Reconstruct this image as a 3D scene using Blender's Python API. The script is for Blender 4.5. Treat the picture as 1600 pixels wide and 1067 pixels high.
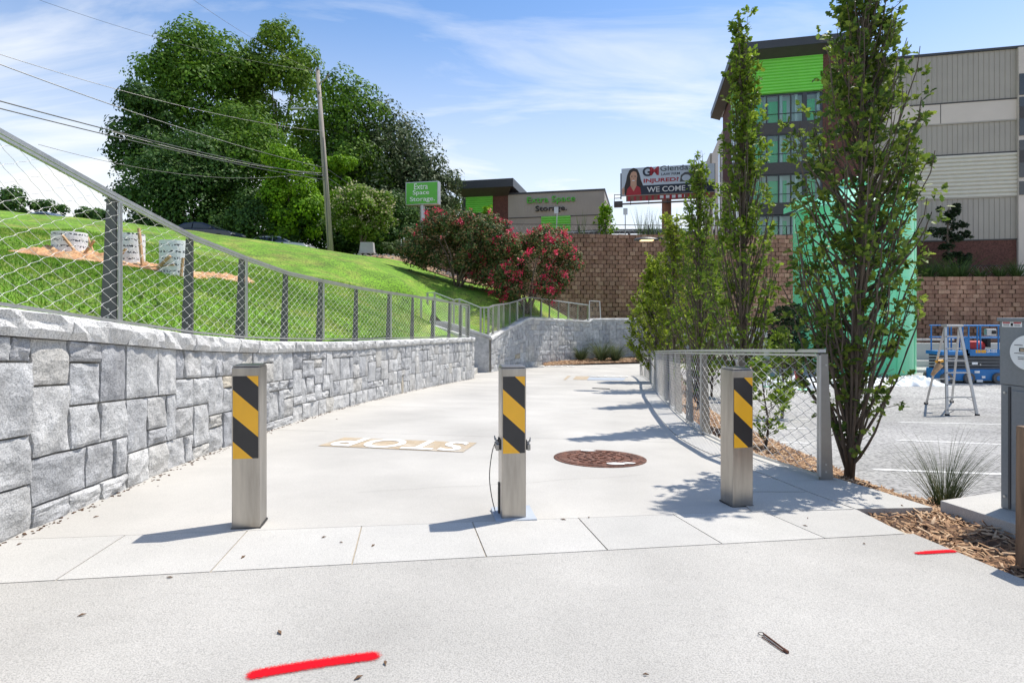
import bpy, math, random
import numpy as np
from mathutils import Vector, Matrix, noise
random.seed(7); RNG = np.random.default_rng(11)
S = bpy.context.scene
for o in list(bpy.data.objects): bpy.data.objects.remove(o)
COL = S.collection
R = math.radians
# ------------------------------------------------------------------ camera, sky, sun
F = 890.0; HZ = 488.0; CX = 800.0; HC = 1.219        # focal (px of a 1600 wide frame), horizon row, eye height
cam = bpy.data.objects.new('camera', bpy.data.cameras.new('camera')); COL.objects.link(cam)
cam.location = (0, 0, HC); cam.rotation_euler = (R(90), 0, 0)
cam.data.sensor_width = 36; cam.data.lens = 36 * F / 1600; cam.data.shift_y = -(533.5 - HZ) / 1600
cam.data.clip_end = 3000; cam.data.clip_start = 0.05
S.camera = cam
SUN_EL = 62; SUN_AZ = 57            # sun to the right and in front
w = bpy.data.worlds.new('World'); S.world = w; w.use_nodes = True
nt = w.node_tree; nt.nodes.clear(); L = nt.links.new
sky = nt.nodes.new('ShaderNodeTexSky'); sky.sky_type = 'NISHITA'; sky.sun_disc = False
sky.sun_elevation = R(SUN_EL); sky.sun_rotation = R(SUN_AZ); sky.air_density = 1.0; sky.dust_density = 0.6; sky.ozone_density = 3.5
tc = nt.nodes.new('ShaderNodeTexCoord'); sp = nt.nodes.new('ShaderNodeSeparateXYZ'); L(tc.outputs['Generated'], sp.inputs[0])
zc = nt.nodes.new('ShaderNodeMath'); zc.operation = 'MAXIMUM'; L(sp.outputs[2], zc.inputs[0]); zc.inputs[1].default_value = 0.0
za = nt.nodes.new('ShaderNodeMath'); za.operation = 'ADD'; L(zc.outputs[0], za.inputs[0]); za.inputs[1].default_value = 0.22
dv = nt.nodes.new('ShaderNodeVectorMath'); dv.operation = 'DIVIDE'
cb = nt.nodes.new('ShaderNodeCombineXYZ')
for k in range(3): L(za.outputs[0], cb.inputs[k])
L(tc.outputs['Generated'], dv.inputs[0]); L(cb.outputs[0], dv.inputs[1])
mp = nt.nodes.new('ShaderNodeMapping'); mp.inputs['Rotation'].default_value = (0, 0, R(-20)); mp.inputs['Scale'].default_value = (0.7, 2.2, 0.6)
mp.inputs['Location'].default_value = (1.3, 0.4, 0)
L(dv.outputs[0], mp.inputs[0])
n1 = nt.nodes.new('ShaderNodeTexNoise'); n1.inputs['Scale'].default_value = 1.5; n1.inputs['Detail'].default_value = 9; n1.inputs['Roughness'].default_value = .58
n1.inputs['Distortion'].default_value = .5
L(mp.outputs[0], n1.inputs['Vector'])
cr = nt.nodes.new('ShaderNodeMapRange'); cr.inputs[1].default_value = .5; cr.inputs[2].default_value = .78; cr.inputs[3].default_value = 0; cr.inputs[4].default_value = .6
L(n1.outputs['Fac'], cr.inputs[0])
hz = nt.nodes.new('ShaderNodeMapRange'); hz.inputs[1].default_value = 0.02; hz.inputs[2].default_value = .52; hz.inputs[3].default_value = .85; hz.inputs[4].default_value = 0.0
hz.interpolation_type = 'SMOOTHSTEP'
L(sp.outputs[2], hz.inputs[0])
mxf = nt.nodes.new('ShaderNodeMath'); mxf.operation = 'ADD'; mxf.use_clamp = True; L(cr.outputs[0], mxf.inputs[0]); L(hz.outputs[0], mxf.inputs[1])
mx = nt.nodes.new('ShaderNodeMix'); mx.data_type = 'RGBA'
hs = nt.nodes.new('ShaderNodeHueSaturation'); hs.inputs['Saturation'].default_value = 1.15; hs.inputs['Value'].default_value = 1.12; L(sky.outputs[0], hs.inputs['Color'])
L(mxf.outputs[0], mx.inputs[0]); L(hs.outputs[0], mx.inputs[6]); mx.inputs[7].default_value = (6.4, 6.5, 6.6, 1)
bg = nt.nodes.new('ShaderNodeBackground'); bg.inputs['Strength'].default_value = 0.128
L(mx.outputs[2], bg.inputs[0])
wo = nt.nodes.new('ShaderNodeOutputWorld'); L(bg.outputs[0], wo.inputs[0])
ld = bpy.data.lights.new('sun', 'SUN'); ld.energy = 4.1; ld.angle = R(.5); ld.color = (1, .945, .86)
sun = bpy.data.objects.new('sun', ld); COL.objects.link(sun)
sd = Vector((math.sin(R(SUN_AZ)) * math.cos(R(SUN_EL)), math.cos(R(SUN_AZ)) * math.cos(R(SUN_EL)), math.sin(R(SUN_EL))))
sun.rotation_euler = sd.to_track_quat('Z', 'Y').to_euler(); sun.location = (20, 10, 40)
S.view_settings.view_transform = 'Standard'; S.view_settings.look = 'None'; S.view_settings.gamma = 1
S.view_settings.exposure = 0.44; S.view_settings.use_curve_mapping = False
S.render.engine = 'CYCLES'

# ------------------------------------------------------------------ materials
def M(name, col, rough=.7, metal=0., var=.12, scale=3., bump=0., bscale=40., speck=0., sscale=200., speckcol=None,
      rnd=0., transl=0., spec=.5, stretch=None, col2=None, thr=.5, rcols=None, dirt=0., coat=0.):
    m = bpy.data.materials.new(name); m.use_nodes = True; t = m.node_tree; t.nodes.clear(); l = t.links.new
    N = t.nodes.new
    out = N('ShaderNodeOutputMaterial'); b = N('ShaderNodeBsdfPrincipled')
    b.inputs['Roughness'].default_value = rough; b.inputs['Metallic'].default_value = metal
    b.inputs['Specular IOR Level'].default_value = spec
    if coat: b.inputs['Coat Weight'].default_value = coat; b.inputs['Coat Roughness'].default_value = .08
    geo = N('ShaderNodeNewGeometry'); pos = geo.outputs['Position']
    if stretch:
        mpp = N('ShaderNodeMapping'); mpp.inputs['Scale'].default_value = stretch; l(pos, mpp.inputs[0]); pos = mpp.outputs[0]
    c = N('ShaderNodeRGB'); c.outputs[0].default_value = (*col, 1); cur = c.outputs[0]
    def rand():
        oi = N('ShaderNodeObjectInfo'); a = N('ShaderNodeMath'); a.operation = 'ADD'
        l(oi.outputs['Random'], a.inputs[0]); l(geo.outputs['Random Per Island'], a.inputs[1])
        f = N('ShaderNodeMath'); f.operation = 'FRACT'; l(a.outputs[0], f.inputs[0]); return f.outputs[0]
    if rcols:
        rp = N('ShaderNodeValToRGB'); rp.color_ramp.interpolation = 'LINEAR'
        e = rp.color_ramp.elements
        while len(e) < len(rcols): e.new(.5)
        for i, (p, cc) in enumerate(rcols): e[i].position = p; e[i].color = (*cc, 1)
        l(rand(), rp.inputs[0]); cur = rp.outputs[0]
    def noise_(sc, det=4, ro=.55):
        n = N('ShaderNodeTexNoise'); n.inputs['Scale'].default_value = sc; n.inputs['Detail'].default_value = det
        n.inputs['Roughness'].default_value = ro; l(pos, n.inputs['Vector']); return n.outputs['Fac']
    def mul(cur, fac_out, lo, hi, a=.3, bb=.7):
        r = N('ShaderNodeMapRange'); r.inputs[1].default_value = a; r.inputs[2].default_value = bb
        r.inputs[3].default_value = lo; r.inputs[4].default_value = hi; l(fac_out, r.inputs[0])
        v = N('ShaderNodeVectorMath'); v.operation = 'SCALE'; l(cur, v.inputs[0]); l(r.outputs[0], v.inputs['Scale']); return v.outputs[0]
    if col2:
        r = N('ShaderNodeMapRange'); r.inputs[1].default_value = thr - .08; r.inputs[2].default_value = thr + .08; l(noise_(scale * .7, 6, .6), r.inputs[0])
        x = N('ShaderNodeMix'); x.data_type = 'RGBA'; l(r.outputs[0], x.inputs[0]); l(cur, x.inputs[6]); x.inputs[7].default_value = (*col2, 1); cur = x.outputs[2]
    if var: cur = mul(cur, noise_(scale), 1 - var, 1 + var)
    if rnd: cur = mul(cur, rand(), 1 - rnd, 1 + rnd, 0, 1)
    if dirt: cur = mul(cur, noise_(scale * .23, 8, .7), 1 - dirt, 1, .32, .55)
    if speck:
        f = noise_(sscale, 2, .5)
        cur = mul(cur, f, 1 - speck, 1 + speck * .35, .36, .56)
    l(cur, b.inputs['Base Color'])
    if metal > .5:
        r = N('ShaderNodeMapRange'); r.inputs[3].default_value = rough * .8; r.inputs[4].default_value = min(1, rough * 1.35); l(noise_(scale * 3), r.inputs[0]); l(r.outputs[0], b.inputs['Roughness'])
    if bump:
        bp = N('ShaderNodeBump'); bp.inputs['Strength'].default_value = bump; bp.inputs['Distance'].default_value = .02
        l(noise_(bscale, 6, .65), bp.inputs['Height']); l(bp.outputs[0], b.inputs['Normal'])
    sh = b.outputs[0]
    if transl:
        tr = N('ShaderNodeBsdfTranslucent'); l(cur, tr.inputs[0]); x = N('ShaderNodeMixShader'); x.inputs[0].default_value = transl
        l(sh, x.inputs[1]); l(tr.outputs[0], x.inputs[2]); sh = x.outputs[0]
    l(sh, out.inputs[0]); return m

def leafM(name, cols, rough=.5, transl=.35, spec=.4):
    return M(name, cols[0], rough=rough, var=.25, scale=.8, rcols=[(i / (len(cols) - 1), c) for i, c in enumerate(cols)], transl=transl, spec=spec)

mt = {}
mt['concrete'] = M('concrete', (.49, .47, .43), .85, var=.11, scale=.8, bump=.25, bscale=160, speck=.10, sscale=150, dirt=.14)
mt['aggregate'] = M('exposed_aggregate_concrete', (.47, .452, .415), .85, var=.10, scale=1.1, bump=.4, bscale=200, speck=.26, sscale=190, dirt=.16)
mt['granite'] = M('granite_slab', (.49, .475, .44), .7, var=.06, scale=2., bump=.15, bscale=200, speck=.22, sscale=230, rnd=.07, dirt=.06)
mt['joint'] = M('sandy_joint', (.42, .36, .27), .95, var=.2, scale=20)
mt['stone'] = M('rock_faced_granite', (.3, .3, .3), .85, var=.24, scale=6., bump=.9, bscale=26, speck=.30, sscale=110, dirt=.25,
                rcols=[(0, (.34, .345, .36)), (.2, (.52, .52, .515)), (.4, (.40, .405, .415)), (.6, (.58, .575, .56)), (.8, (.46, .46, .46)), (.985, (.52, .50, .46)), (1., (.46, .40, .30))])
mt['coping'] = M('coping_granite', (.60, .595, .58), .85, var=.16, scale=3, bump=.8, bscale=25, speck=.35, sscale=110, rnd=.12, dirt=.12)
mt['pierstone'] = M('shaded_pier_stone', (.26, .25, .22), .9, var=.2, scale=3, bump=.5, bscale=30, rnd=.15)  # darker copy of the wall stone, the pier face's shade put into its colour
mt['mortar'] = M('mortar', (.27, .25, .22), .95, var=.2, scale=15, bump=.4, bscale=60)
mt['steel'] = M('brushed_stainless', (.43, .405, .37), .30, 1., var=.16, scale=14, stretch=(1, 1, .12), dirt=.3)
mt['fsteel'] = M('matte_stainless', (.34, .33, .31), .42, .9, var=.12, scale=5)
mt['rail'] = M('bead_blasted_steel', (.55, .55, .54), .42, .85, var=.06, scale=5)
mt['postshade'] = M('shade_toned_steel', (.12, .12, .12), .45, .6, var=.12, scale=5)  # left fence posts: their dim reflections put into a darker steel colour
mt['darksteel'] = M('dark_metal', (.05, .048, .045), .5, .3, var=.1)
mt['wire'] = M('steel_cable', (.72, .71, .68), .42, .6, var=.05)
mt['yellow'] = M('reflective_yellow', (.85, .43, .012), .35, var=.05, scale=8, coat=.3)
mt['black'] = M('reflective_black', (.016, .016, .018), .35, var=.2, scale=8, coat=.2)
mt['rust'] = M('rusty_iron', (.13, .05, .028), .75, .1, var=.35, scale=9, bump=.6, bscale=60, speck=.5, sscale=40, col2=(.22, .11, .075), thr=.56)
mt['white'] = M('white_marking', (.80, .79, .76), .7, var=.05, scale=9, speck=.08, sscale=90)
mt['tan'] = M('tan_ground_patch', (.43, .34, .23), .9, var=.15, scale=7, speck=.25, sscale=90, col2=(.47, .42, .35), thr=.58)
mt['blueslate'] = M('bluish_cover', (.38, .42, .47), .6, var=.08)
mt['grass'] = M('lawn', (.135, .275, .010), .9, var=.3, scale=1.1, bump=1, bscale=22, speck=.6, sscale=14, col2=(.24, .29, .04), thr=.56, dirt=.32)
mt['blade'] = leafM('grass_blade', [(.06, .18, .008), (.12, .29, .012), (.20, .35, .02), (.34, .34, .10)], .6, .45)
mt['dirt'] = M('orange_clay', (.50, .27, .13), .95, var=.3, scale=3, bump=1, bscale=12, speck=.35, sscale=25, col2=(.58, .40, .22), thr=.55)
mt['browndirt'] = M('brown_dirt', (.22, .13, .075), .95, var=.35, scale=2, bump=1, bscale=10, speck=.5, sscale=14, col2=(.36, .25, .15), thr=.52)
mt['mulchbase'] = M('mulch_base', (.11, .06, .032), .95, var=.4, scale=14, bump=1, bscale=30, speck=.5, sscale=40)
mt['chips'] = M('wood_chips', (.3, .18, .1), .85, var=.2, scale=10, rcols=[(0, (.10, .05, .028)), (.35, (.26, .14, .07)), (.65, (.42, .26, .14)), (1, (.55, .40, .26))])
mt['asphalt'] = M('worn_asphalt', (.36, .35, .335), .9, var=.18, scale=.5, bump=.6, bscale=60, speck=.45, sscale=22, dirt=.28, col2=(.42, .41, .385), thr=.52)
mt['paint'] = M('worn_line_paint', (.76, .75, .72), .8, var=.1, scale=6, speck=.2, sscale=15, col2=(.45, .44, .42), thr=.7)
mt['earth'] = M('earth', (.20, .19, .15), .95, var=.2, scale=.2)
mt['block'] = M('split_face_block', (.28, .18, .13), .95, var=.3, scale=.35, bump=.8, bscale=16, rnd=.10, dirt=.5, speck=.25, sscale=22,
                rcols=[(0, (.34, .18, .12)), (.3, (.42, .235, .155)), (.6, (.38, .21, .14)), (.85, (.45, .265, .18)), (1, (.50, .31, .205))])
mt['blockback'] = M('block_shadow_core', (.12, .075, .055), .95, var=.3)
mt['bark'] = M('bark', (.13, .10, .075), .95, var=.3, scale=12, bump=1, bscale=30, stretch=(1, 1, .25))
mt['bark2'] = M('pale_bark', (.20, .16, .12), .9, var=.3, scale=10, bump=.8, bscale=40)
mt['oak'] = leafM('oak_leaf', [(.050, .095, .018), (.08, .145, .022), (.14, .21, .03), (.28, .36, .05), (.10, .165, .025)], .5, .40, .25)
mt['oak2'] = leafM('oak_leaf_light', [(.12, .19, .012), (.24, .33, .02), (.38, .44, .05), (.15, .22, .02)], .5, .5, .25)
mt['oak3'] = leafM('young_leaf', [(.075, .14, .016), (.14, .23, .022), (.28, .38, .04), (.13, .20, .025)], .5, .45, .25)
mt['t_dark'] = leafM('dark_foliage', [(.024, .066, .016), (.05, .115, .022), (.105, .19, .034)], .6, .25, .2)
mt['t_mid'] = leafM('green_foliage', [(.045, .11, .011), (.095, .20, .018), (.19, .32, .032)], .6, .35, .2)
mt['t_light'] = leafM('light_foliage', [(.07, .14, .014), (.13, .23, .022), (.24, .35, .045)], .6, .4, .2)
mt['t_grey'] = leafM('greyish_foliage', [(.025, .055, .018), (.06, .10, .035), (.20, .235, .13)], .6, .25, .2)
mt['vine'] = leafM('vine_foliage', [(.08, .19, .008), (.16, .32, .012), (.27, .44, .022)], .6, .35, .2)
mt['myrtle'] = leafM('myrtle_foliage', [(.020, .045, .014), (.055, .105, .026), (.11, .15, .045), (.34, .17, .09)], .6, .25, .2)
mt['pink'] = leafM('pink_blossom', [(.55, .015, .07), (.75, .04, .13), (.82, .12, .20)], .6, .3)
mt['cream'] = leafM('cream_blossom', [(.50, .46, .30), (.66, .60, .42)], .6, .3)
mt['pine'] = leafM('pine_foliage', [(.012, .03, .012), (.025, .05, .018), (.04, .07, .025)], .6, .15)
mt['ograss'] = leafM('muhly_blade', [(.06, .09, .035), (.10, .14, .06), (.20, .20, .09)], .6, .3)
mt['greenmetal'] = M('lime_green_metal', (.20, .66, .08), .45, var=.04, scale=1)
mt['greensign'] = M('green_sign_face', (.10, .44, .035), .4, var=.03)
mt['greeninside'] = M('green_roller_door', (.05, .62, .18), .5, var=.05)
mt['white_wall'] = M('white_interior', (.62, .68, .70), .7, var=.03)
mt['brick'] = M('dark_red_brick', (.125, .052, .038), .9, var=.15, scale=3, speck=.3, sscale=9)
mt['siding'] = M('grey_beige_siding', (.39, .35, .29), .55, .0, var=.05, scale=.6, dirt=.05)
mt['creampanel'] = M('cream_panel', (.62, .54, .455), .7, var=.05, scale=.5)
mt['louver'] = M('cream_louver', (.62, .58, .48), .5, var=.04)
mt['charcoal'] = M('charcoal_metal', (.050, .052, .058), .45, .2, var=.08, scale=1)
mt['spandrel'] = M('dark_spandrel', (.062, .056, .052), .6, var=.08)
mt['letgreen'] = M('green_letters', (.07, .50, .02), .4)
mt['letblack'] = M('dark_letters', (.012, .013, .016), .5)
mt['letwhite'] = M('white_letters', (.85, .85, .83), .5)
mt['letred'] = M('red_letters', (.45, .02, .035), .5)
mt['navy'] = M('navy_print', (.012, .022, .045), .5)
mt['bbsky'] = M('pale_blue_print', (.60, .68, .76), .5, var=.08, scale=.5)
mt['skin'] = M('printed_skin', (.62, .36, .24), .6)
mt['skinline'] = M('printed_shade', (.33, .15, .10), .6)
mt['hair'] = M('printed_hair', (.025, .014, .010), .5)
mt['redprint'] = M('printed_red', (.46, .03, .04), .6, var=.1)
mt['rustpost'] = M('rust_brown_steel', (.27, .13, .08), .7, var=.12)
mt['tank'] = M('mint_green_tank', (.18, .78, .40), .28, var=.04, scale=.4, coat=.3)
mt['tanktop'] = M('pale_green_tank_roof', (.22, .66, .42), .3, var=.05)
mt['tankwhite'] = M('white_plastic', (.8, .82, .8), .35, var=.03)
mt['cabinet'] = M('grey_cabinet_paint', (.205, .22, .23), .45, .1, var=.05, scale=2, speck=.05, sscale=60)
mt['blue'] = M('lift_blue', (.012, .16, .42), .45, var=.1, scale=3)
mt['liftgrey'] = M('lift_grey', (.10, .105, .11), .6, var=.15, scale=4)
mt['rubber'] = M('rubber', (.02, .02, .02), .8)
mt['cable'] = M('weathered_cable', (.085, .085, .09), .45, .4)
mt['tyre'] = M('grey_tyre', (.12, .11, .10), .8)
mt['red'] = M('red_paint', (.45, .02, .02), .5)
mt['orangeY'] = M('amber_label', (.75, .36, .02), .5)
mt['alu'] = M('aluminium', (.45, .45, .45), .35, .7, var=.08)
mt['wood'] = M('weathered_post', (.20, .13, .08), .85, var=.35, scale=9, stretch=(3, 3, .3), bump=.6, bscale=20)
mt['stick'] = M('raw_wood', (.48, .30, .16), .85, var=.25, scale=8)
mt['polewood'] = M('grey_pole_wood', (.33, .29, .25), .9, var=.25, scale=6, stretch=(3, 3, .2))
mt['tarp'] = M('white_tarp', (.66, .70, .72), .5, var=.1, scale=3)
mt['carblue'] = M('dark_blue_paint', (.012, .018, .045), .25, .3, coat=.6)
mt['carwhite'] = M('silver_paint', (.55, .57, .60), .3, .3, coat=.6)
mt['glassdark'] = M('dark_glass', (.02, .028, .035), .08, spec=.9)
mt['pipe'] = M('concrete_wall_plain', (.46, .45, .43), .85, var=.1, scale=1, bump=.2, bscale=40, dirt=.15)
mt['weed'] = leafM('weed_foliage', [(.04, .09, .015), (.08, .14, .03), (.12, .18, .05)], .6, .3)
mt['shrub'] = leafM('hedge_foliage', [(.05, .10, .02), (.09, .15, .03), (.14, .20, .05)], .55, .25)
mt['hay'] = M('dry_leaf', (.13, .075, .04), .9, var=.2)

def glassM(name, tint, refl=.35):
    m = bpy.data.materials.new(name); m.use_nodes = True; t = m.node_tree; t.nodes.clear(); N = t.nodes.new
    o = N('ShaderNodeOutputMaterial'); tr = N('ShaderNodeBsdfTransparent'); tr.inputs[0].default_value = (*tint, 1)
    g = N('ShaderNodeBsdfGlossy'); g.inputs['Roughness'].default_value = .02; g.inputs[0].default_value = (.9, .95, 1, 1)
    fr = N('ShaderNodeFresnel'); fr.inputs[0].default_value = 1.5
    a = N('ShaderNodeMath'); a.operation = 'MULTIPLY_ADD'; t.links.new(fr.outputs[0], a.inputs[0]); a.inputs[1].default_value = .6; a.inputs[2].default_value = refl
    x = N('ShaderNodeMixShader'); t.links.new(a.outputs[0], x.inputs[0]); t.links.new(tr.outputs[0], x.inputs[1]); t.links.new(g.outputs[0], x.inputs[2])
    t.links.new(x.outputs[0], o.inputs[0]); return m
mt['glass'] = glassM('tinted_glass', (.88, .95, .92), .03)
mt['glassroom'] = M('dim_room', (.10, .12, .14), .7)

def spray(name, col, cov=.5):     # sprayed paint: colour fades into scattered dots at its edges (stored per vertex)
    m = bpy.data.materials.new(name); m.use_nodes = True; t = m.node_tree; t.nodes.clear(); N = t.nodes.new; l = t.links.new
    o = N('ShaderNodeOutputMaterial'); b = N('ShaderNodeBsdfPrincipled'); b.inputs['Base Color'].default_value = (*col, 1); b.inputs['Roughness'].default_value = .9; b.inputs['Specular IOR Level'].default_value = .15
    at = N('ShaderNodeAttribute'); at.attribute_name = 'cover'
    g = N('ShaderNodeNewGeometry'); n = N('ShaderNodeTexNoise'); n.inputs['Scale'].default_value = 320; n.inputs['Detail'].default_value = 3; n.inputs['Roughness'].default_value = .7; l(g.outputs['Position'], n.inputs[0])
    s = N('ShaderNodeMath'); s.operation = 'MULTIPLY_ADD'; l(n.outputs['Fac'], s.inputs[0]); s.inputs[1].default_value = 2.0; l(at.outputs['Fac'], s.inputs[2])
    r = N('ShaderNodeMapRange'); r.inputs[1].default_value = 1.42; r.inputs[2].default_value = 1.62; l(s.outputs[0], r.inputs[0])
    tr = N('ShaderNodeBsdfTransparent'); x = N('ShaderNodeMixShader'); l(r.outputs[0], x.inputs[0]); l(tr.outputs[0], x.inputs[1]); l(b.outputs[0], x.inputs[2])
    l(x.outputs[0], o.inputs[0]); return m
mt['spray'] = spray('red_spray_paint', (.60, .003, .012))

def printM():       # white wrap with rows of small dark print
    m = bpy.data.materials.new('printed_white_wrap'); m.use_nodes = True; t = m.node_tree; N = t.nodes.new; l = t.links.new
    b = t.nodes['Principled BSDF']; b.inputs['Roughness'].default_value = .5
    g = N('ShaderNodeTexCoord'); s = N('ShaderNodeSeparateXYZ'); l(g.outputs['Object'], s.inputs[0])
    def math_(op, a, bb):
        n = N('ShaderNodeMath'); n.operation = op
        for i, v in enumerate((a, bb)):
            if isinstance(v, (int, float)): n.inputs[i].default_value = v
            elif v is not None: l(v, n.inputs[i])
        return n.outputs[0]
    row = math_('FRACT', math_('MULTIPLY', s.outputs[2], 6.6), None)
    inrow = math_('LESS_THAN', math_('ABSOLUTE', math_('SUBTRACT', row, .5), None), .17)
    n = N('ShaderNodeTexNoise'); n.inputs['Scale'].default_value = 26; n.inputs['Detail'].default_value = 1
    l(g.outputs['Object'], n.inputs[0])
    ink = math_('GREATER_THAN', n.outputs['Fac'], .53)
    f = math_('MULTIPLY', inrow, ink)
    x = N('ShaderNodeMix'); x.data_type = 'RGBA'; l(f, x.inputs[0]); x.inputs[6].default_value = (.74, .75, .76, 1); x.inputs[7].default_value = (.03, .035, .05, 1)
    l(x.outputs[2], b.inputs[0]); return m
mt['print'] = printM()
em = bpy.data.materials.new('warm_led'); em.use_nodes = True
em.node_tree.nodes['Principled BSDF'].inputs['Emission Color'].default_value = (1, .62, .25, 1); em.node_tree.nodes['Principled BSDF'].inputs['Emission Strength'].default_value = 1.6
mt['led'] = em

# ------------------------------------------------------------------ object helpers
def tag(o, label=None, cat=None, group=None, kind=None):
    if label: o['label'] = label
    if cat: o['category'] = cat
    if group: o['group'] = group
    if kind: o['kind'] = kind
    return o
def thing(name, label, cat, loc=(0, 0, 0), group=None, rz=0):
    o = bpy.data.objects.new(name, None); COL.objects.link(o); o.location = loc; o.rotation_euler = (0, 0, rz)
    o.empty_display_size = .2
    return tag(o, label, cat, group)
def link(name, me, mat, parent=None, local=False, smooth=False):
    o = bpy.data.objects.new(name, me); COL.objects.link(o)
    if mat is not None and len(me.materials) == 0: me.materials.append(mt[mat] if isinstance(mat, str) else mat)
    if smooth: me.polygons.foreach_set('use_smooth', [True] * len(me.polygons))
    if parent is not None:
        o.parent = parent
        if not local and parent.type == 'EMPTY':
            o.matrix_parent_inverse = (Matrix.Translation(parent.location) @ parent.rotation_euler.to_matrix().to_4x4()).inverted()
    return o
def mesh_np(name, V, Fc):
    V = np.asarray(V, dtype=np.float32); Fc = np.asarray(Fc, dtype=np.int32)
    me = bpy.data.meshes.new(name); me.vertices.add(len(V)); me.vertices.foreach_set('co', V.ravel())
    k = Fc.shape[1]; me.loops.add(Fc.size); me.loops.foreach_set('vertex_index', Fc.ravel())
    me.polygons.add(len(Fc)); me.polygons.foreach_set('loop_start', np.arange(len(Fc), dtype=np.int32) * k)
    me.update(calc_edges=True); return me
class MB:
    def __init__(s): s.v = []; s.f = []
    def add(s, vs, fs):
        n = len(s.v); s.v += [tuple(v) for v in vs]; s.f += [tuple(i + n for i in f) for f in fs]; return s
    def box(s, c, size, rz=0, mat=None, taper=1.0):
        a, b, h = size[0] / 2, size[1] / 2, size[2] / 2; vs = []
        for z, k in ((-h, 1), (h, taper)):
            for x, y in ((-a, -b), (a, -b), (a, b), (-a, b)): vs.append(Vector((x * k, y * k, z)))
        m = mat if mat is not None else Matrix.Rotation(rz, 3, 'Z')
        vs = [m @ v + Vector(c) for v in vs]
        return s.add(vs, [(3, 2, 1, 0), (4, 5, 6, 7), (0, 1, 5, 4), (1, 2, 6, 5), (2, 3, 7, 6), (3, 0, 4, 7)])
    def beam(s, p, q, wd, th, up=(0, 0, 1)):
        p = Vector(p); q = Vector(q); d = (q - p); ln = d.length
        if ln < 1e-6: return s
        d.normalize(); u = Vector(up)
        if abs(d.dot(u)) > .98: u = Vector((1, 0, 0))
        x = d.cross(u).normalized(); z = x.cross(d).normalized()
        m = Matrix((x, d, z)).transposed()
        return s.box((p + q) / 2, (wd, ln, th), mat=m)
    def tube(s, pts, rad, n=6, cap=True):
        pts = [Vector(p) for p in pts]; rr = rad if isinstance(rad, (list, tuple)) else [rad] * len(pts); base = len(s.v); N = len(pts)
        for i, p in enumerate(pts):
            d = (pts[min(i + 1, N - 1)] - pts[max(i - 1, 0)]).normalized()
            u = Vector((0, 0, 1)) if abs(d.z) < .95 else Vector((1, 0, 0))
            x = d.cross(u).normalized(); y = x.cross(d).normalized()
            for k in range(n):
                a = 2 * math.pi * k / n; s.v.append(tuple(p + (x * math.cos(a) + y * math.sin(a)) * rr[i]))
        for i in range(N - 1):
            for k in range(n):
                k2 = (k + 1) % n; s.f.append((base + i * n + k, base + i * n + k2, base + (i + 1) * n + k2, base + (i + 1) * n + k))
        if cap: s.f.append(tuple(base + k for k in range(n))[::-1]); s.f.append(tuple(base + (N - 1) * n + k for k in range(n)))
        return s
    def lathe(s, c, prof, n=24):
        base = len(s.v); c = Vector(c)
        for r, z in prof:
            for k in range(n):
                a = 2 * math.pi * k / n; s.v.append((c.x + r * math.cos(a), c.y + r * math.sin(a), c.z + z))
        for i in range(len(prof) - 1):
            for k in range(n):
                k2 = (k + 1) % n; s.f.append((base + i * n + k, base + i * n + k2, base + (i + 1) * n + k2, base + (i + 1) * n + k))
        s.f.append(tuple(base + k for k in range(n))[::-1]); s.f.append(tuple(base + (len(prof) - 1) * n + k for k in range(n)))
        return s
    def prism(s, poly, vec):
        n = len(poly); vec = Vector(vec); a = [Vector(p) for p in poly]; b = [p + vec for p in a]
        return s.add(a + b, [tuple(range(n)), tuple(range(n, 2 * n))[::-1]] + [(i, i + n, (i + 1) % n + n, (i + 1) % n) for i in range(n)])
    def build(s, name, mat, parent=None, local=False, smooth=False, bevel=0):
        me = bpy.data.meshes.new(name); me.from_pydata(s.v, [], s.f); me.update()
        import bmesh
        bm = bmesh.new(); bm.from_mesh(me); bmesh.ops.recalc_face_normals(bm, faces=bm.faces)
        if bevel: bmesh.ops.bevel(bm, geom=bm.edges[:], offset=bevel, segments=2, affect='EDGES', profile=.5)
        bm.to_mesh(me); bm.free()
        return link(name, me, mat, parent, local, smooth)
def text_mesh(txt, size, ext, off=0., spacing=1.):
    cu = bpy.data.curves.new('t', 'FONT'); cu.body = txt; cu.size = size; cu.extrude = ext; cu.offset = off; cu.resolution_u = 6
    cu.align_x = 'CENTER'; cu.align_y = 'CENTER'; cu.space_character = spacing
    o = bpy.data.objects.new('t', cu); COL.objects.link(o)
    dg = bpy.context.evaluated_depsgraph_get(); me = bpy.data.meshes.new_from_object(o.evaluated_get(dg))
    bpy.data.objects.remove(o); me.materials.clear(); return me
def put_text(name, txt, width, height, ext, mat, M4, parent, off=0., spacing=1.):
    me = text_mesh(txt, 1, 0.02, off, spacing)
    co = np.empty(len(me.vertices) * 3); me.vertices.foreach_get('co', co); co = co.reshape(-1, 3)
    lo, hi = co.min(0), co.max(0); c = (lo + hi) / 2
    sc = np.array([width / (hi[0] - lo[0]), height / (hi[1] - lo[1]), ext / max(1e-6, (hi[2] - lo[2]))])
    co = (co - c) * sc
    co = np.array([list(M4 @ Vector(p)) for p in co]); me.vertices.foreach_set('co', co.ravel()); me.update()
    return link(name, me, mat, parent)
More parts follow.
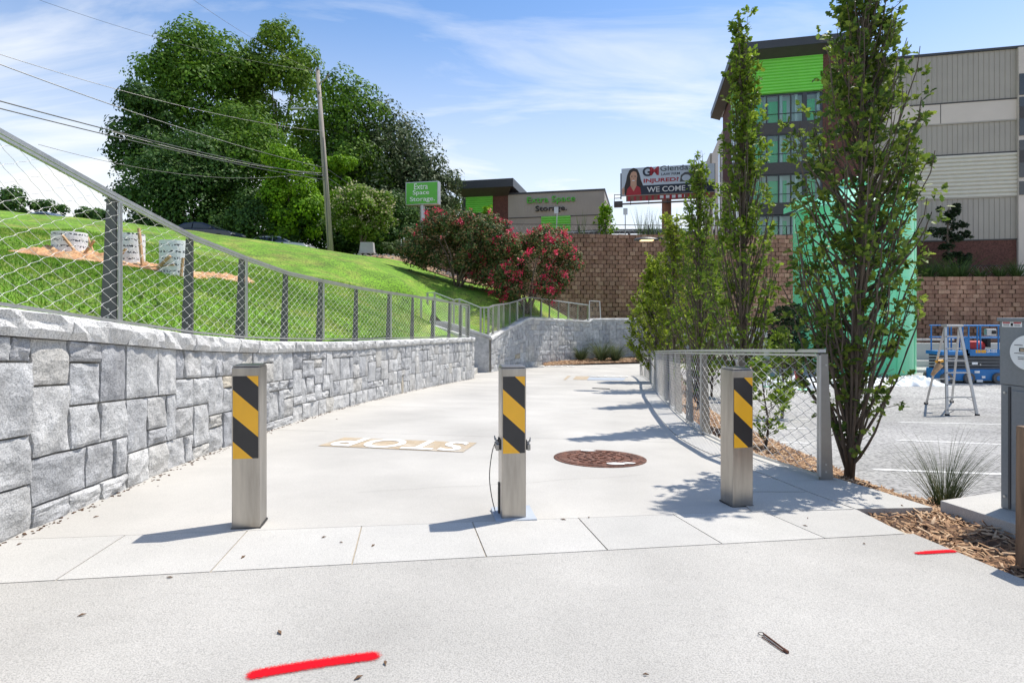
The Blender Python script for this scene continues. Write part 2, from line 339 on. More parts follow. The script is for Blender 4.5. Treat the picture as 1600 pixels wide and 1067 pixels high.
def catmull(P, n=12):
    P = [np.array(p, float) for p in P]; P = [2 * P[0] - P[1]] + P + [2 * P[-1] - P[-2]]; out = []
    for i in range(1, len(P) - 2):
        for k in range(n):
            t = k / n; p0, p1, p2, p3 = P[i - 1:i + 3]
            out.append(.5 * ((2 * p1) + (-p0 + p2) * t + (2 * p0 - 5 * p1 + 4 * p2 - p3) * t * t + (-p0 + 3 * p1 - 3 * p2 + p3) * t ** 3))
    out.append(P[-2]); return np.array(out)
class Curve:
    def __init__(s, P, n=14):
        s.p = catmull(P, n); d = np.hypot(*np.diff(s.p, axis=0).T); s.s = np.concatenate([[0], np.cumsum(d)]); s.L = s.s[-1]
    def at(s, t):
        return np.array([np.interp(t, s.s, s.p[:, 0]), np.interp(t, s.s, s.p[:, 1])])
    def nrm(s, t):                # normal to the right of travel
        a = s.at(max(0, t - .05)); b = s.at(min(s.L, t + .05)); d = (b - a) / max(1e-9, np.hypot(*(b - a))); return np.array([d[1], -d[0]])
    def s_of_y(s, y): return float(np.interp(y, s.p[:, 1], s.s))

def pz(x, y):                     # the sloping path
    yy = np.where(np.asarray(y) < 25.5, y, 25.5 + (np.asarray(y) - 25.5) * .22)
    return -.067 * (yy - 3.21) - .012 * (np.minimum(x, 5.) + 1.52)
def G(px, py, dz=0.):             # a point of the path seen at a pixel
    X = (px - CX) / F; Y = (py - HZ) / F; d = (1.0222 - dz) / (Y - .067 - .012 * X); return (X * d, d)
def W(px, py, d): return ((px - CX) / F * d, d, HC + (HZ - py) / F * d)
def Zat(py, d): return HC + (HZ - py) / F * d

# ------------------------------------------------------------------ main lines
WL = Curve([(-2.42, 0.2), (-2.56, 1.6), (-2.68, 2.98), (-2.78, 3.97), (-2.9, 4.9), (-2.98, 6.1), (-3.03, 7.6), (-2.90, 10.3), (-2.46, 14.3), (-1.95, 17.6), (-1.39, 20.6)])
cz_d = [0, 3, 3.97, 5.2, 6.94, 10.3, 14.3, 20.6]; cz_z = [1.50, 1.24, 1.143, 1.014, .868, .687, .544, .316]
def copz(y): return float(np.interp(y, cz_d, cz_z))
fz_d = [0, 3, 4.26, 5.5, 8, 10.95, 14.7, 20.6]; fz_z = [2.56, 2.22, 2.07, 1.936, 1.767, 1.687, 1.63, 1.473]
def fenz(y): return float(np.interp(y, fz_d, fz_z))
FW = Curve([(-.96, 26), (0, 28.3), (1.47, 30.4), (2.88, 32), (4.5, 33.3), (6.15, 34.2), (8.2, 34.8), (11.8, 35), (15.7, 35)])
def farz(s):
    y = None; p = FW.at(s); px = CX + F * p[0] / p[1]
    if px < 924: return float(np.interp(px, [767, 828, 860, 924], [.06, .985, .90, .71]))
    return .86 if px < 1085 else .3
RF = Curve([(2.50, 4.63), (2.34, 5.75), (2.35, 6.9), (2.56, 8.38), (2.80, 9.8), (3.02, 11), (3.26, 12.3), (3.5, 13.6), (3.8, 15), (4.05, 16.3), (4.35, 17.6), (4.62, 18.9), (4.85, 20.2), (5.08, 21.5), (5.33, 23), (5.5, 24.4)])
BW = [(-6.6, 36.5), (0, 38), (8, 38.8), (19, 39.0), (30, 38.2), (45, 36.5)]     # brown block wall

# terrain heights from measured points, thin plate spline
ctrl = []
for y in (1, 3, 5, 7.6, 10.3, 14.3, 17.6, 20.6):
    s_ = WL.s_of_y(y); p = WL.at(s_); n = WL.nrm(s_); q = p - n * .42; ctrl.append((q[0], q[1], copz(y) - .09))
def add(px, py, d): x, y, z = W(px, py, d); ctrl.append((x, y, z))
for a in [(100, 405, 14.5), (60, 392, 16), (270, 430, 13.5), (200, 418, 13.6), (100, 341, 30), (0, 331, 28), (-120, 322, 28), (270, 362, 33), (330, 371, 34), (420, 384, 34.5), (500, 393, 35),
          (440, 420, 22), (500, 443, 20), (580, 450, 22), (640, 442, 25), (600, 404, 36), (645, 412, 36.5), (700, 432, 35.5), (720, 448, 32), (790, 463, 32),
          (850, 474, 34),  (750, 468, 29), (710, 470, 28.5), (0, 372, 16), (-150, 372, 14), (560, 505, 14), (400, 480, 11), (250, 480, 7.5)]: add(*a)
ctrl += [(-40, 20, 4.6), (-40, 5, 3.4), (-20, 0, 2.4), (-10, -5, 1.7), (-45, 45, 5.6), (-25, 44, 5.3), (-12, 44, 4.6), (-5, 44, 4.6), (-60, 60, 5.6), (-20, 60, 5.2), (-6, 60, 5.4), (0, 45, 5), (-1.2, 26.6, .0), (0.1, 29, .70), (2.6, 32.6, .75), (4.4, 34, .35), (6, 35.2, .2), (9, 36, .2), (4, 38.2, .5), (7, 38.5, .1), (12, 38.5, .0), (-3.6, 24.6, .62), (-4.6, 24.6, .80), (-3.4, 23, .55), (-3.2, 26.6, .75)]
ctrl = np.array(ctrl)
def tps_fit(P):
    n = len(P); d = np.hypot(P[:, None, 0] - P[None, :, 0], P[:, None, 1] - P[None, :, 1]); K = np.where(d > 0, d * d * np.log(d + 1e-12), 0) + np.eye(n) * .4
    A = np.zeros((n + 3, n + 3)); A[:n, :n] = K; A[:n, n:] = np.c_[np.ones(n), P[:, :2]]; A[n:, :n] = A[:n, n:].T
    return np.linalg.solve(A, np.r_[P[:, 2], 0, 0, 0])
TW = tps_fit(ctrl)
def Ht(x, y):
    x = np.atleast_1d(np.asarray(x, float)); y = np.atleast_1d(np.asarray(y, float))
    xx = np.clip(x, -60, 14); yy = np.clip(y, -8, 60)
    d = np.hypot(xx[:, None] - ctrl[None, :, 0], yy[:, None] - ctrl[None, :, 1])
    return (np.where(d > 0, d * d * np.log(d + 1e-12), 0) @ TW[:-3] + TW[-3] + TW[-2] * xx + TW[-1] * yy)
def H(x, y): return float(Ht(x, y)[0])
def ground_at(px, d): return H((px - CX) / F * d, d)

# ------------------------------------------------------------------ setting: ground sheets
gm = mesh_np('ground', [(-900, -300, -5), (900, -300, -5), (900, 1600, -5), (-900, 1600, -5)], [(0, 1, 2, 3)])
tag(link('ground', gm, 'earth'), kind='structure')

def grid_mesh(xs, ys, zf, keep):
    X, Y = np.meshgrid(xs, ys); Z = zf(X.ravel(), Y.ravel()); V = np.c_[X.ravel(), Y.ravel(), Z]
    nx = len(xs); q = []
    for j in range(len(ys) - 1):
        for i in range(nx - 1):
            cx_, cy_ = (xs[i] + xs[i + 1]) / 2, (ys[j] + ys[j + 1]) / 2
            if keep(cx_, cy_): q.append((j * nx + i, j * nx + i + 1, (j + 1) * nx + i + 1, (j + 1) * nx + i))
    return V, np.array(q)
wlx = lambda y: np.interp(y, WL.p[:, 1], WL.p[:, 0])
bwy = lambda x: np.interp(x, [b[0] for b in BW], [b[1] for b in BW])
def fwy(x): return np.interp(x, FW.p[:, 0], FW.p[:, 1])
def keep_lawn(x, y):
    if y < 20.8: return x < wlx(y) - .24
    if y < 23.25: return x < -1.9
    if y < 26.1: return x < -3.5
    if x < -.96: return (y >= 26.1) and (x < -6.6 or y < bwy(x) + .1)
    return fwy(x) + .2 < y < bwy(x) + .1
xs = np.unique(np.concatenate([np.linspace(-110, -30, 22), np.linspace(-30, -8, 50), np.linspace(-8, 16, 110)]))
ys = np.unique(np.concatenate([np.linspace(-8, 26, 150), np.linspace(26, 45, 90), np.linspace(45, 160, 26)]))
def lawn_z(X, Y):
    Z = np.empty(len(X))
    for a in range(0, len(X), 4000): Z[a:a + 4000] = Ht(X[a:a + 4000], Y[a:a + 4000])
    return Z + .03 * np.sin(X * 1.7 + Y) * np.cos(Y * 1.3)
V, Q = grid_mesh(xs, ys, lawn_z, keep_lawn)
tag(link('lawn', mesh_np('lawn', V, Q), 'grass', smooth=True), kind='structure')

# path: concrete panels with recessed joints
def leftx(y):
    if y < 20.6: return wlx(y) - .05
    if y < 26: return -3.9
    return float(np.interp(y, FW.p[:, 1], FW.p[:, 0]))
def rightx(y):
    if y < 4.4: return 2.27 + (3.75 - y) * .07
    if y < 24.4: return float(np.interp(y, RF.p[:, 1], RF.p[:, 0])) - .34
    return 15.
def strip_mesh(y0, y1, slope0, slope1, x_l, x_r, zoff, n=12, th=.08):
    # a panel bounded by two cross joints (y = y0 + slope*x), with thickness
    top = []
    for j, (yy, sl) in enumerate(((y0, slope0), (y1, slope1))):
        # solve ends on curved sides
        yl = yy; yr = yy
        for _ in range(6): yl = yy + sl * x_l(yl); yr = yy + sl * x_r(yr)
        for i in range(n + 1):
            t = i / n; x = x_l(yl) * (1 - t) + x_r(yr) * t; y = yl * (1 - t) + yr * t; top.append((x, y, float(pz(x, y)) + zoff))
    return top, n
pathroot = thing('path', None, None, (0, 3, 0)); pathroot['kind'] = 'structure'
# dark bed beneath the joints
bed = []; bf = []
yy = np.concatenate([np.arange(-3, 26, .6), np.arange(26, 32.7, .5)])
for i, y in enumerate(yy):
    for x in (leftx(y) - .1, rightx(y) + (.1 if y > 4.5 else -.02)): bed.append((x, y, float(pz(x, y)) - (.005 if y < 20 else .09)))
for i in range(len(yy) - 1): bf.append((2 * i, 2 * i + 1, 2 * i + 3, 2 * i + 2))
b_ = MB().add(bed, bf).build('joint_bed', 'joint', pathroot)
SL = .19                       # band and apron run at about ten degrees
def panel(y0, y1, s0, s1, mat, zoff=0., name='concrete_panel', rows=8):
    m = MB(); n = 12; P = []
    for r in range(rows + 1):
        t = r / rows; top, _ = strip_mesh(y0 * (1 - t) + y1 * t, 0, s0 * (1 - t) + s1 * t, 0, leftx, rightx, zoff); P += top[:n + 1]
    f = [(r * (n + 1) + i, r * (n + 1) + i + 1, (r + 1) * (n + 1) + i + 1, (r + 1) * (n + 1) + i) for r in range(rows) for i in range(n)]
    e0 = [(p[0], p[1], p[2] - .03) for p in P[:n + 1]]; e1 = [(p[0], p[1], p[2] - .03) for p in P[-(n + 1):]]
    k = len(P); P += e0 + e1
    f += [(i, i + 1, k + i + 1, k + i) for i in range(n)] + [(k - n - 1 + i, k - n + i, k + n + 2 + i, k + n + 1 + i) for i in range(n)]
    return MB().add(P, f).build(name, mat, pathroot)
# granite band, slab by slab: two straight edges and measured cross joints
near = [(330, 892), (550, 881), (760, 870), (950, 860), (1130, 850.5), (1290, 841), (1412, 832.5)]
far = [(385, 830), (565, 822), (738, 815), (903, 808), (1050, 802), (1190, 797.5), (1336, 794)]
NP, FP = np.array([G(*p) for p in near]), np.array([G(*p) for p in far])
ln_, lf_ = np.polyfit(NP[:, 0], NP[:, 1], 1), np.polyfit(FP[:, 0], FP[:, 1], 1)
qs = [(np.array([a_[0], np.polyval(ln_, a_[0])]), np.array([b_[0], np.polyval(lf_, b_[0])])) for a_, b_ in zip(NP, FP)]
d0_ = (qs[0][0] - qs[1][0])[0]
for k in (1, 2): qs.insert(0, (np.array([NP[0][0] + k * d0_, np.polyval(ln_, NP[0][0] + k * d0_)]), np.array([FP[0][0] + k * d0_, np.polyval(lf_, FP[0][0] + k * d0_)])))
gap = .0035
for (na, fa), (nb_, fb) in zip(qs[:-1], qs[1:]):
    c = (na + fa + nb_ + fb) / 4; q = [p + (c - p) / np.hypot(*(c - p)) * gap * 1.4 for p in (na, nb_, fb, fa)]
    MB().prism([(p[0], p[1], float(pz(*p)) + .001) for p in q], (0, 0, -.06)).build('granite_slab', 'granite', pathroot)
panel(-3, ln_[1] - gap, .1, ln_[0], 'aggregate')
joints = [(lf_[1], lf_[0]), (6.72, -.13), (9.9, -.13), (13.6, -.10), (17.5, -.08), (21.5, -.05), (25.45, 0), (32.7, 0)]
for i in range(len(joints) - 1):
    (y0, s0), (y1, s1) = joints[i], joints[i + 1]
    panel(y0 + gap, y1 - gap, s0, s1, 'concrete')
# granite curb slabs under the right fence
t = 0.; k = 0
while t < RF.L - .3:
    t2 = min(t + 1.15, RF.L); P = []
    n = 4
    for j in range(n + 1):
        u = t + .004 + (t2 - t - .008) * j / n; p = RF.at(u); nn = RF.nrm(u); P.append((p - nn * .33, p + nn * .14))
    zz = lambda q: float(pz(*q)) + .004
    v = []; f = []
    for j, (a, b) in enumerate(P):
        for q in (a, b): v.append((q[0], q[1], zz(q)))
        for q in (a, b): v.append((q[0], q[1], zz(q) - .35))
    for j in range(n):
        o_ = j * 4; f += [(o_, o_ + 1, o_ + 5, o_ + 4), (o_ + 2, o_ + 6, o_ + 7, o_ + 3), (o_, o_ + 4, o_ + 6, o_ + 2), (o_ + 1, o_ + 3, o_ + 7, o_ + 5)]
    f += [(0, 2, 3, 1), (n * 4, n * 4 + 1, n * 4 + 3, n * 4 + 2)]
    MB().add(v, f).build('curb_slab', 'granite', pathroot); t = t2
for poly in ([(2.275, 3.765), (2.82, 3.82), (2.75, 4.30), (2.63, 4.86), (2.5, 4.9), (2.645, 4.62), (2.16, 4.60), (2.2, 4.2)],
             [(1.55, 3.67), (2.255, 3.76), (2.18, 4.2), (1.60, 4.18)], [(1.60, 4.20), (2.175, 4.22), (2.15, 4.60), (1.66, 4.6)]):
    MB().prism([(x, y, float(pz(x, y)) + .005) for x, y in poly], (0, 0, -.15)).build('granite_slab', 'granite', pathroot)

gm_ = MB()
for k in range(800):
    s_ = random.random() ** 1.3 * WL.L; p = WL.at(s_); n = WL.nrm(s_); q = p + n * (.045 + abs(random.gauss(0, .035))); z_ = float(pz(*q)); a_ = random.random() * 3; r_ = random.uniform(.003, .010)
    gm_.box((q[0], q[1], z_ + r_ * .25), (r_ * 2.2, r_ * 1.2, r_ * .6), rz=a_)
tag(gm_.build('grit', 'mulchbase'), 'brown grit and crumbs gathered along the foot of the left stone wall', 'debris', kind='stuff')
for (px0, py0, px1, py1, sd_) in ((430, 652, 690, 662, 1), (940, 640, 1010, 655, 2), (560, 770, 1010, 742, 3)):
    a_ = np.array(G(px0, py0)); b_ = np.array(G(px1, py1)); v = []; f = []; n = 40; d_ = b_ - a_; nn_ = np.array([-d_[1], d_[0]]) / np.hypot(*d_)
    for k in range(n + 1):
        q = a_ + d_ * k / n + nn_ * .10 * noise.noise(Vector((k * .16, sd_ * 7, 0))) + nn_ * .012 * noise.noise(Vector((k * .9, sd_, 4)))
        for o_ in (-.0012, .0012): qq = q + nn_ * o_; v.append((qq[0], qq[1], float(pz(*qq)) + .004))
    for k in range(n): f.append((2 * k, 2 * k + 2, 2 * k + 3, 2 * k + 1))
    MB().add(v, f).build('crack', 'mortar', pathroot)
# parking lot
def lotz(x, y): return np.where(np.asarray(y) < 14, -.45 - .0966 * (np.asarray(y) - 5.2), -1.30) + 0 * np.asarray(x)
def keep_lot(x, y):
    if y < 4: return x > 2.9
    if y < 24.4: return x > np.interp(y, RF.p[:, 1], RF.p[:, 0]) + .5
    return x > (5.9 if y < 25.4 else 11.5)
V, Q = grid_mesh(np.linspace(2.5, 70, 136), np.linspace(-6, 39.5, 92), lotz, keep_lot)
tag(link('parking_lot', mesh_np('parking_lot', V, Q), 'asphalt', smooth=True), kind='structure')
for (px0, py0, px1, py1) in ((1364, 733.5, 1640, 744), (1400, 687.5, 1640, 697.5), (1405, 659.5, 1700, 666), (1195, 690, 1262, 692.5), (1190, 668, 1262, 669.5), (1190, 654.5, 1262, 655), (1195, 720, 1262, 724)):
    pts = []
    for (px, py) in ((px0, py0), (px1, py1)):
        X = (px - CX) / F; Y = (py - HZ) / F; d = 1.1667 / (Y - .0966)
        if d > 14 or d < 0: d = 2.519 / Y
        pts.append((X * d, d))
    (xa, ya), (xb, yb_) = pts
    n = 6; v = []; f = []
    for j in range(n + 1):
        t = j / n; x = xa + (xb - xa) * t; y = ya + (yb_ - ya) * t
        for dy in (-.05, .05): v.append((x, y + dy, float(lotz(x, y + dy)) + .005))
    for j in range(n): f.append((2 * j, 2 * j + 2, 2 * j + 3, 2 * j + 1))
    o = MB().add(v, f).build('parking_line', 'paint'); tag(o, kind='structure')

# plateau behind the block wall
def plat(name, pts, z):
    tag(MB().prism([(x, y, z) for x, y in pts], (0, 0, -.4)).build(name, 'browndirt'), kind='structure')
plat('upper_ground', [(-6.4, 36.9), (0, 38.4), (8, 39.2), (21.6, 39.4), (22, 42), (22, 200), (-14, 200), (-9, 60)], 6.25)
plat('lower_terrace', [(21.7, 39.3), (30, 38.6), (45, 36.9), (90, 34), (120, 200), (22, 200)], 3.45)

# mulch beds
def bedmesh(name, rows, mat='mulchbase', bumpy=.02):
    v = []; f = []; n = len(rows[0])
    for r in rows:
        for (x, y, z) in r: v.append((x, y, z + bumpy * (noise.noise(Vector((x * 4, y * 4, 0))) )))
    for j in range(len(rows) - 1):
        for i in range(n - 1): f.append((j * n + i, j * n + i + 1, (j + 1) * n + i + 1, (j + 1) * n + i))
    return MB().add(v, f).build(name, mat, smooth=True)
rows = []
for t in np.linspace(-.7, RF.L, 60):
    p = RF.at(max(t, 0)); nn = RF.nrm(max(t, .1))
    if t < 0: p = p + np.array([0, t])
    r = []
    for k_, w_ in enumerate(np.linspace(.02, 1.25 if t > 2 else .75 + .25 * max(0, t), 9)):
        q = p + nn * (w_ + .1); u = k_ / 8; r.append((q[0], q[1], (float(pz(*q)) - .05) * (1 - u ** 1.5) + (float(lotz(*q)) + .03) * u ** 1.5 + .02 * math.sin(u * 3)))
    rows.append(r)
MULCH1 = rows
tag(bedmesh('planting_bed', rows), kind='structure')
rows = [[(x, y, float(pz(2.6, y)) - .045 - max(0, x - 3) * .02) for x in np.linspace(2.20, 5.0, 24)] for y in np.linspace(1.2, 3.9, 24)]
MULCH2 = rows
tag(bedmesh('planting_bed', rows), kind='structure')
rows = [[(x, y, (float(pz(2.6, y)) - .05) * (1 - u) + (float(lotz(3, y)) + .02) * u) for x in np.linspace(2.6, 6.5, 24)] for u, y in zip(np.linspace(0, 1, 9), np.linspace(3.7, 4.9, 9))]
MULCH3 = rows
tag(bedmesh('planting_bed', rows), kind='structure')
rows = []
for px, y0, y1 in ((850, 29.8, 30.9), (880, 30.4, 32.1), (920, 31., 33.5), (960, 31.6, 34.3), (1010, 32.2, 35), (1080, 32.3, 35.2)):
    rows.append([((px - CX) / F * (y0 * (1 - u) + y1 * u), y0 * (1 - u) + y1 * u, -1.58 + .08 * u) for u in np.linspace(0, 1, 6)])
MULCH4 = rows
tag(bedmesh('planting_bed', rows), kind='structure')

# wood chips lying on the beds
def chips(name, rows, n, size, sel=None):
    V = []; Fq = []
    nr = len(rows); nc = len(rows[0]); R_ = np.array(rows)
    k = 0
    for _ in range(n):
        a = random.random() * (nr - 1.001); b = random.random() * (nc - 1.001); i, j = int(a), int(b); fa, fb = a - i, b - j
        p = (R_[i, j] * (1 - fa) * (1 - fb) + R_[i + 1, j] * fa * (1 - fb) + R_[i, j + 1] * (1 - fa) * fb + R_[i + 1, j + 1] * fa * fb)
        if sel and not sel(p): continue
        l_ = size * random.uniform(.5, 1.6); w_ = size * random.uniform(.12, .34); h_ = size * .1
        az = random.random() * 6.28; ti = random.gauss(0, .3)
        d = np.array([math.cos(az) * math.cos(ti), math.sin(az) * math.cos(ti), math.sin(ti)]) * l_ / 2
        s_ = np.array([-math.sin(az), math.cos(az), random.uniform(-.6, .6)]) * w_ / 2; c = p + np.array([0, 0, random.uniform(.004, .03)])
        u_ = np.array([0, 0, h_])
        V += [c - d - s_, c + d * 1.0 - s_ * .5, c + d + s_ * .5, c - d + s_, c - d * .9 + u_, c + d * .9 + u_]
        Fq += [(k, k + 1, k + 5, k + 4), (k + 1, k + 2, k + 5, k + 5)[:3] + (k + 5,), (k + 2, k + 3, k + 4, k + 5), (k + 3, k, k + 4, k + 4)[:3] + (k + 4,)]
        k += 6
    F3 = []
    for a in Fq:
        F3.append((a[0], a[1], a[2]))
        if a[2] != a[3]: F3.append((a[0], a[2], a[3]))
    o = link(name, mesh_np(name, V, F3), 'chips'); tag(o, kind='stuff'); return o
tag(chips('mulch', MULCH2, 6500, .055, lambda p: p[0] > 2.26 + (3.75 - p[1]) * .07), 'brown wood chip mulch heaped in front of the grey cabinet', 'mulch')
tag(chips('mulch', MULCH3, 3600, .055), 'brown wood chip mulch strip behind the grey cabinet pad', 'mulch')
tag(chips('mulch', MULCH1[:40], 9000, .06), 'brown wood chip mulch strip along the right fence under the trees', 'mulch')
tag(chips('mulch', MULCH4, 2500, .13), 'reddish mulch strip at the foot of the far stone wall', 'mulch')
# ------------------------------------------------------------------ stone walls
def rock_face(P0, nx, nz, depth, seed, amp):
    pass
def stone_mesh(cur, s0, s1, zlo, zhi, base, depth, res, amp, gap=.0065):
    """one rock faced stone; zlo/zhi functions give z at s; base = offset of mortar face; front stands proud"""
    nx = res; nz = res; v = []; f = []
    sd_ = random.random() * 100
    push = depth * random.uniform(.55, 1.0); tiltx = random.uniform(-.35, .35) * depth; tiltz = random.uniform(-.35, .35) * depth
    chipa = random.uniform(0, 6.28)
    for j in range(nz + 1):
        for i in range(nx + 1):
            u, t = i / nx, j / nz
            s_ = s0 + gap + (s1 - s0 - 2 * gap) * u
            za, zb = zlo(s_) + gap, zhi(s_) - gap
            z = za + (zb - za) * t
            e = min(u, 1 - u, t, 1 - t); edge = min(1, e * 9)
            nz_ = noise.noise(Vector((u * 2.2 + sd_, t * 2.2, sd_))) + .5 * noise.noise(Vector((u * 5 + sd_, t * 5, sd_ * 2)))
            # conchoidal chip: ridge line across
            rg = abs(math.cos(chipa) * (u - .5) + math.sin(chipa) * (t - .5) + .12 * noise.noise(Vector((u * 3, t * 3, sd_))))
            h_ = (push + tiltx * (u - .5) + tiltz * (t - .5) + amp * nz_ + amp * .9 * max(0, .25 - rg) * 3) * (.72 + .28 * edge)
            h_ = max(.006, h_)
            jx = 0 if 0 < i < nx else random.uniform(-.003, .003)
            p = cur.at(s_ + jx); n = cur.nrm(s_); q = p + n * (base + h_); v.append((q[0], q[1], z))
    for j in range(nz):
        for i in range(nx):
            a = j * (nx + 1) + i
            if random.random() < .5: f += [(a, a + 1, a + nx + 2), (a, a + nx + 2, a + nx + 1)]
            else: f += [(a, a + 1, a + nx + 1), (a + 1, a + nx + 2, a + nx + 1)]
    # sides back to the mortar
    ring = [i for i in range(nx + 1)] + [(j + 1) * (nx + 1) - 1 for j in range(1, nz + 1)] + [nz * (nx + 1) + i for i in range(nx - 1, -1, -1)] + [j * (nx + 1) for j in range(nz - 1, 0, -1)]
    k = len(v)
    for r in ring:
        u = (r % (nx + 1)) / nx; s_ = s0 + gap + (s1 - s0 - 2 * gap) * u; p = cur.at(s_); n = cur.nrm(s_); q = p + n * (base - .02); v.append((q[0], q[1], v[r][2]))
    m_ = len(ring)
    for i in range(m_): f.append((ring[(i + 1) % m_], ring[i], k + i, k + (i + 1) % m_))
    return v, f
def ashlar(cols, rows_, sizes):
    occ = [[False] * rows_ for _ in range(cols)]; out = []
    cells = [(i, j) for i in range(cols) for j in range(rows_)]; first = random.sample(cells, len(cells) // 6)
    for n_, (i, j) in enumerate(first + cells):
            if occ[i][j]: continue
            random.shuffle(sizes)
            for (w_, h_) in (sizes if n_ < len(first) else sizes + [(1, 3), (1, 2), (2, 1), (1, 1)]):
                if i + w_ <= cols and j + h_ <= rows_ and not any(occ[a][b] for a in range(i, i + w_) for b in range(j, j + h_)):
                    for a in range(i, i + w_):
                        for b in range(j, j + h_): occ[a][b] = True
                    out.append((i, j, w_, h_)); break
    return out
def stone_wall(root, cur, basez, topz, cell, rowsn, sizes, maxparts, near_fn, depth=.045, amp=.017, s_start=0, resf=lambda d: 4):
    cols = int((cur.L - s_start) / cell); cw = (cur.L - s_start) / cols
    jit = {}
    def jz(i, j): 
        if j == 0 or j == rowsn: return 0
        if (i // 3, j) not in jit: jit[(i // 3, j)] = random.uniform(-.12, .12)
        return 0
    st = ashlar(cols, rowsn, sizes); st = sorted(st, key=lambda a: near_fn(s_start + a[0] * cw))
    stuff = MB(); n = 0
    for (i, j, w_, h_) in st:
        s0 = s_start + i * cw; s1 = s0 + w_ * cw
        fz = lambda t: (lambda s_: basez(s_) + (topz(s_) - basez(s_)) * t)
        lo, hi = fz(j / rowsn), fz((j + h_) / rowsn)
        d = near_fn(s0)
        v, f = stone_mesh(cur, s0, s1, lo, hi, 0, depth, resf(d), amp)
        if n < maxparts:
            MB().add(v, f).build('stone', 'stone', root)
        else: stuff.add(v, f)
        n += 1
    if stuff.f: tag(stuff.build('stonework', 'stone', root), kind='stuff')
def wall_core(root, cur, basez, topz, thick, name='mortar_core'):
    v = []; f = []; N_ = 60
    for k in range(N_ + 1):
        s_ = cur.L * k / N_; p = cur.at(s_); n = cur.nrm(s_); q = p - n * thick
        v += [(p[0], p[1], basez(s_) - .1), (p[0], p[1], topz(s_)), (q[0], q[1], topz(s_)), (q[0], q[1], basez(s_) - .6)]
    for k in range(N_):
        a = 4 * k; f += [(a, a + 4, a + 5, a + 1), (a + 1, a + 5, a + 6, a + 2), (a + 2, a + 6, a + 7, a + 3)]
    f += [(0, 1, 2, 3), (4 * N_, 4 * N_ + 3, 4 * N_ + 2, 4 * N_ + 1)]
    MB().add(v, f).build(name, 'mortar', root)
def coping(root, cur, topz, step, over, thick, depthw, th=.145, res=8, rough=.02, nm='coping_stone'):
    s_ = 0
    while s_ < cur.L - .05:
        s2 = min(cur.L, s_ + step * random.uniform(.8, 1.2))
        if cur.L - s2 < .2: s2 = cur.L
        v = []; f = []; n_ = res; prof = [(-thick, -th), (-thick, 0), (over - .03, 0.0), (over + .0, -.018), (over + .01, -.05), (over + .004, -th * .7), (over - .02, -th)]
        m_ = len(prof); sd_ = random.random() * 50
        for k in range(n_ + 1):
            t = k / n_; ss = s_ + .004 + (s2 - s_ - .008) * t; p = cur.at(ss); n = cur.nrm(ss); end = min(1, min(t, 1 - t) * 8)
            for q_, (o_, z_) in enumerate(prof):
                rr = rough * (noise.noise(Vector((ss * 7, q_ * .8, sd_))) + .6 * noise.noise(Vector((ss * 22, q_ * 2.3, sd_)))) if q_ >= 2 else 0
                zz_ = z_ + (rr * .6 if q_ in (3, 4, 5) else 0)
                pp = p + n * (o_ + rr * 1.5 - (.012 * (1 - end) if q_ >= 2 else 0)); v.append((pp[0], pp[1], topz(ss) + zz_))
        for k in range(n_):
            for q_ in range(m_):
                a = k * m_ + q_; b = k * m_ + (q_ + 1) % m_; f.append((a, b, b + m_, a + m_))
        f += [tuple(range(m_))[::-1], tuple(n_ * m_ + i for i in range(m_))]
        MB().add(v, f).build(nm, 'coping', root); s_ = s2
sw = thing('stone_wall', 'long curving grey rock-faced stone wall below the lawn on the left', 'wall', (-2.8, 4, 0))
bz = lambda s_: float(pz(*WL.at(s_))) - .02
tz = lambda s_: copz(WL.at(s_)[1]) - .145
wall_core(sw, WL, bz, tz, .34)
stone_wall(sw, WL, bz, tz, .155, 8, [(2, 2), (2, 2), (2, 2), (3, 2), (2, 3), (3, 3), (2, 3)], 298, lambda s_: abs(WL.at(s_)[1] - 3.4) + (8 if WL.at(s_)[1] < 2.2 else 0), s_start=.8,
           resf=lambda d: 11 if d < 2.2 else (8 if d < 5 else 5))
coping(sw, WL, lambda s_: copz(WL.at(s_)[1]), .55, .075, .36, .4)
# end face of the wall facing the stair
e = WL.at(WL.L); n = WL.nrm(WL.L)
fw = thing('stone_wall', 'pale curved stone wall at the far end of the path, rising behind the grasses', 'wall', (4, 33, -1.6))
bz2 = lambda s_: float(pz(*FW.at(s_))) - .03
tz2 = lambda s_: farz(s_) - .12
wall_core(fw, FW, bz2, tz2, .4)
stone_wall(fw, FW, bz2, tz2, .25, 9, [(2, 2), (1, 2), (2, 1), (3, 2), (2, 3), (1, 1), (2, 2)], 299, lambda s_: s_, depth=.05, amp=.02, resf=lambda d: 3)
coping(fw, FW, farz, 1.0, .07, .45, .4, th=.14, res=3)
# pier facing the viewer, at the stair foot
pr = thing('stone_pier', 'shaded grey block pier at the foot of the stair beside the far stone wall', 'wall', (-1.3, 26, -1.5))
MB().box((-1.36, 26.2, -.80), (.74, .36, 1.52)).build('mortar_core', 'mortar', pr)
rws = [(-1.53, -1.13), (-1.13, -.86), (-.86, -.45), (-.45, -.24), (-.24, -.03)]
for j, (za, zb) in enumerate(rws):
    cut = [-.73, -.30 - .2 * (j % 2), -.0]
    for a, b in zip(cut[:-1], cut[1:]):
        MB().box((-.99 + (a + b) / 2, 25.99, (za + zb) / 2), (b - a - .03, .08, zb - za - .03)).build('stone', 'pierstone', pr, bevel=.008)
MB().box((-1.33, 26.16, .02), (.86, .55, .10)).build('coping_stone', 'coping', pr, bevel=.015)
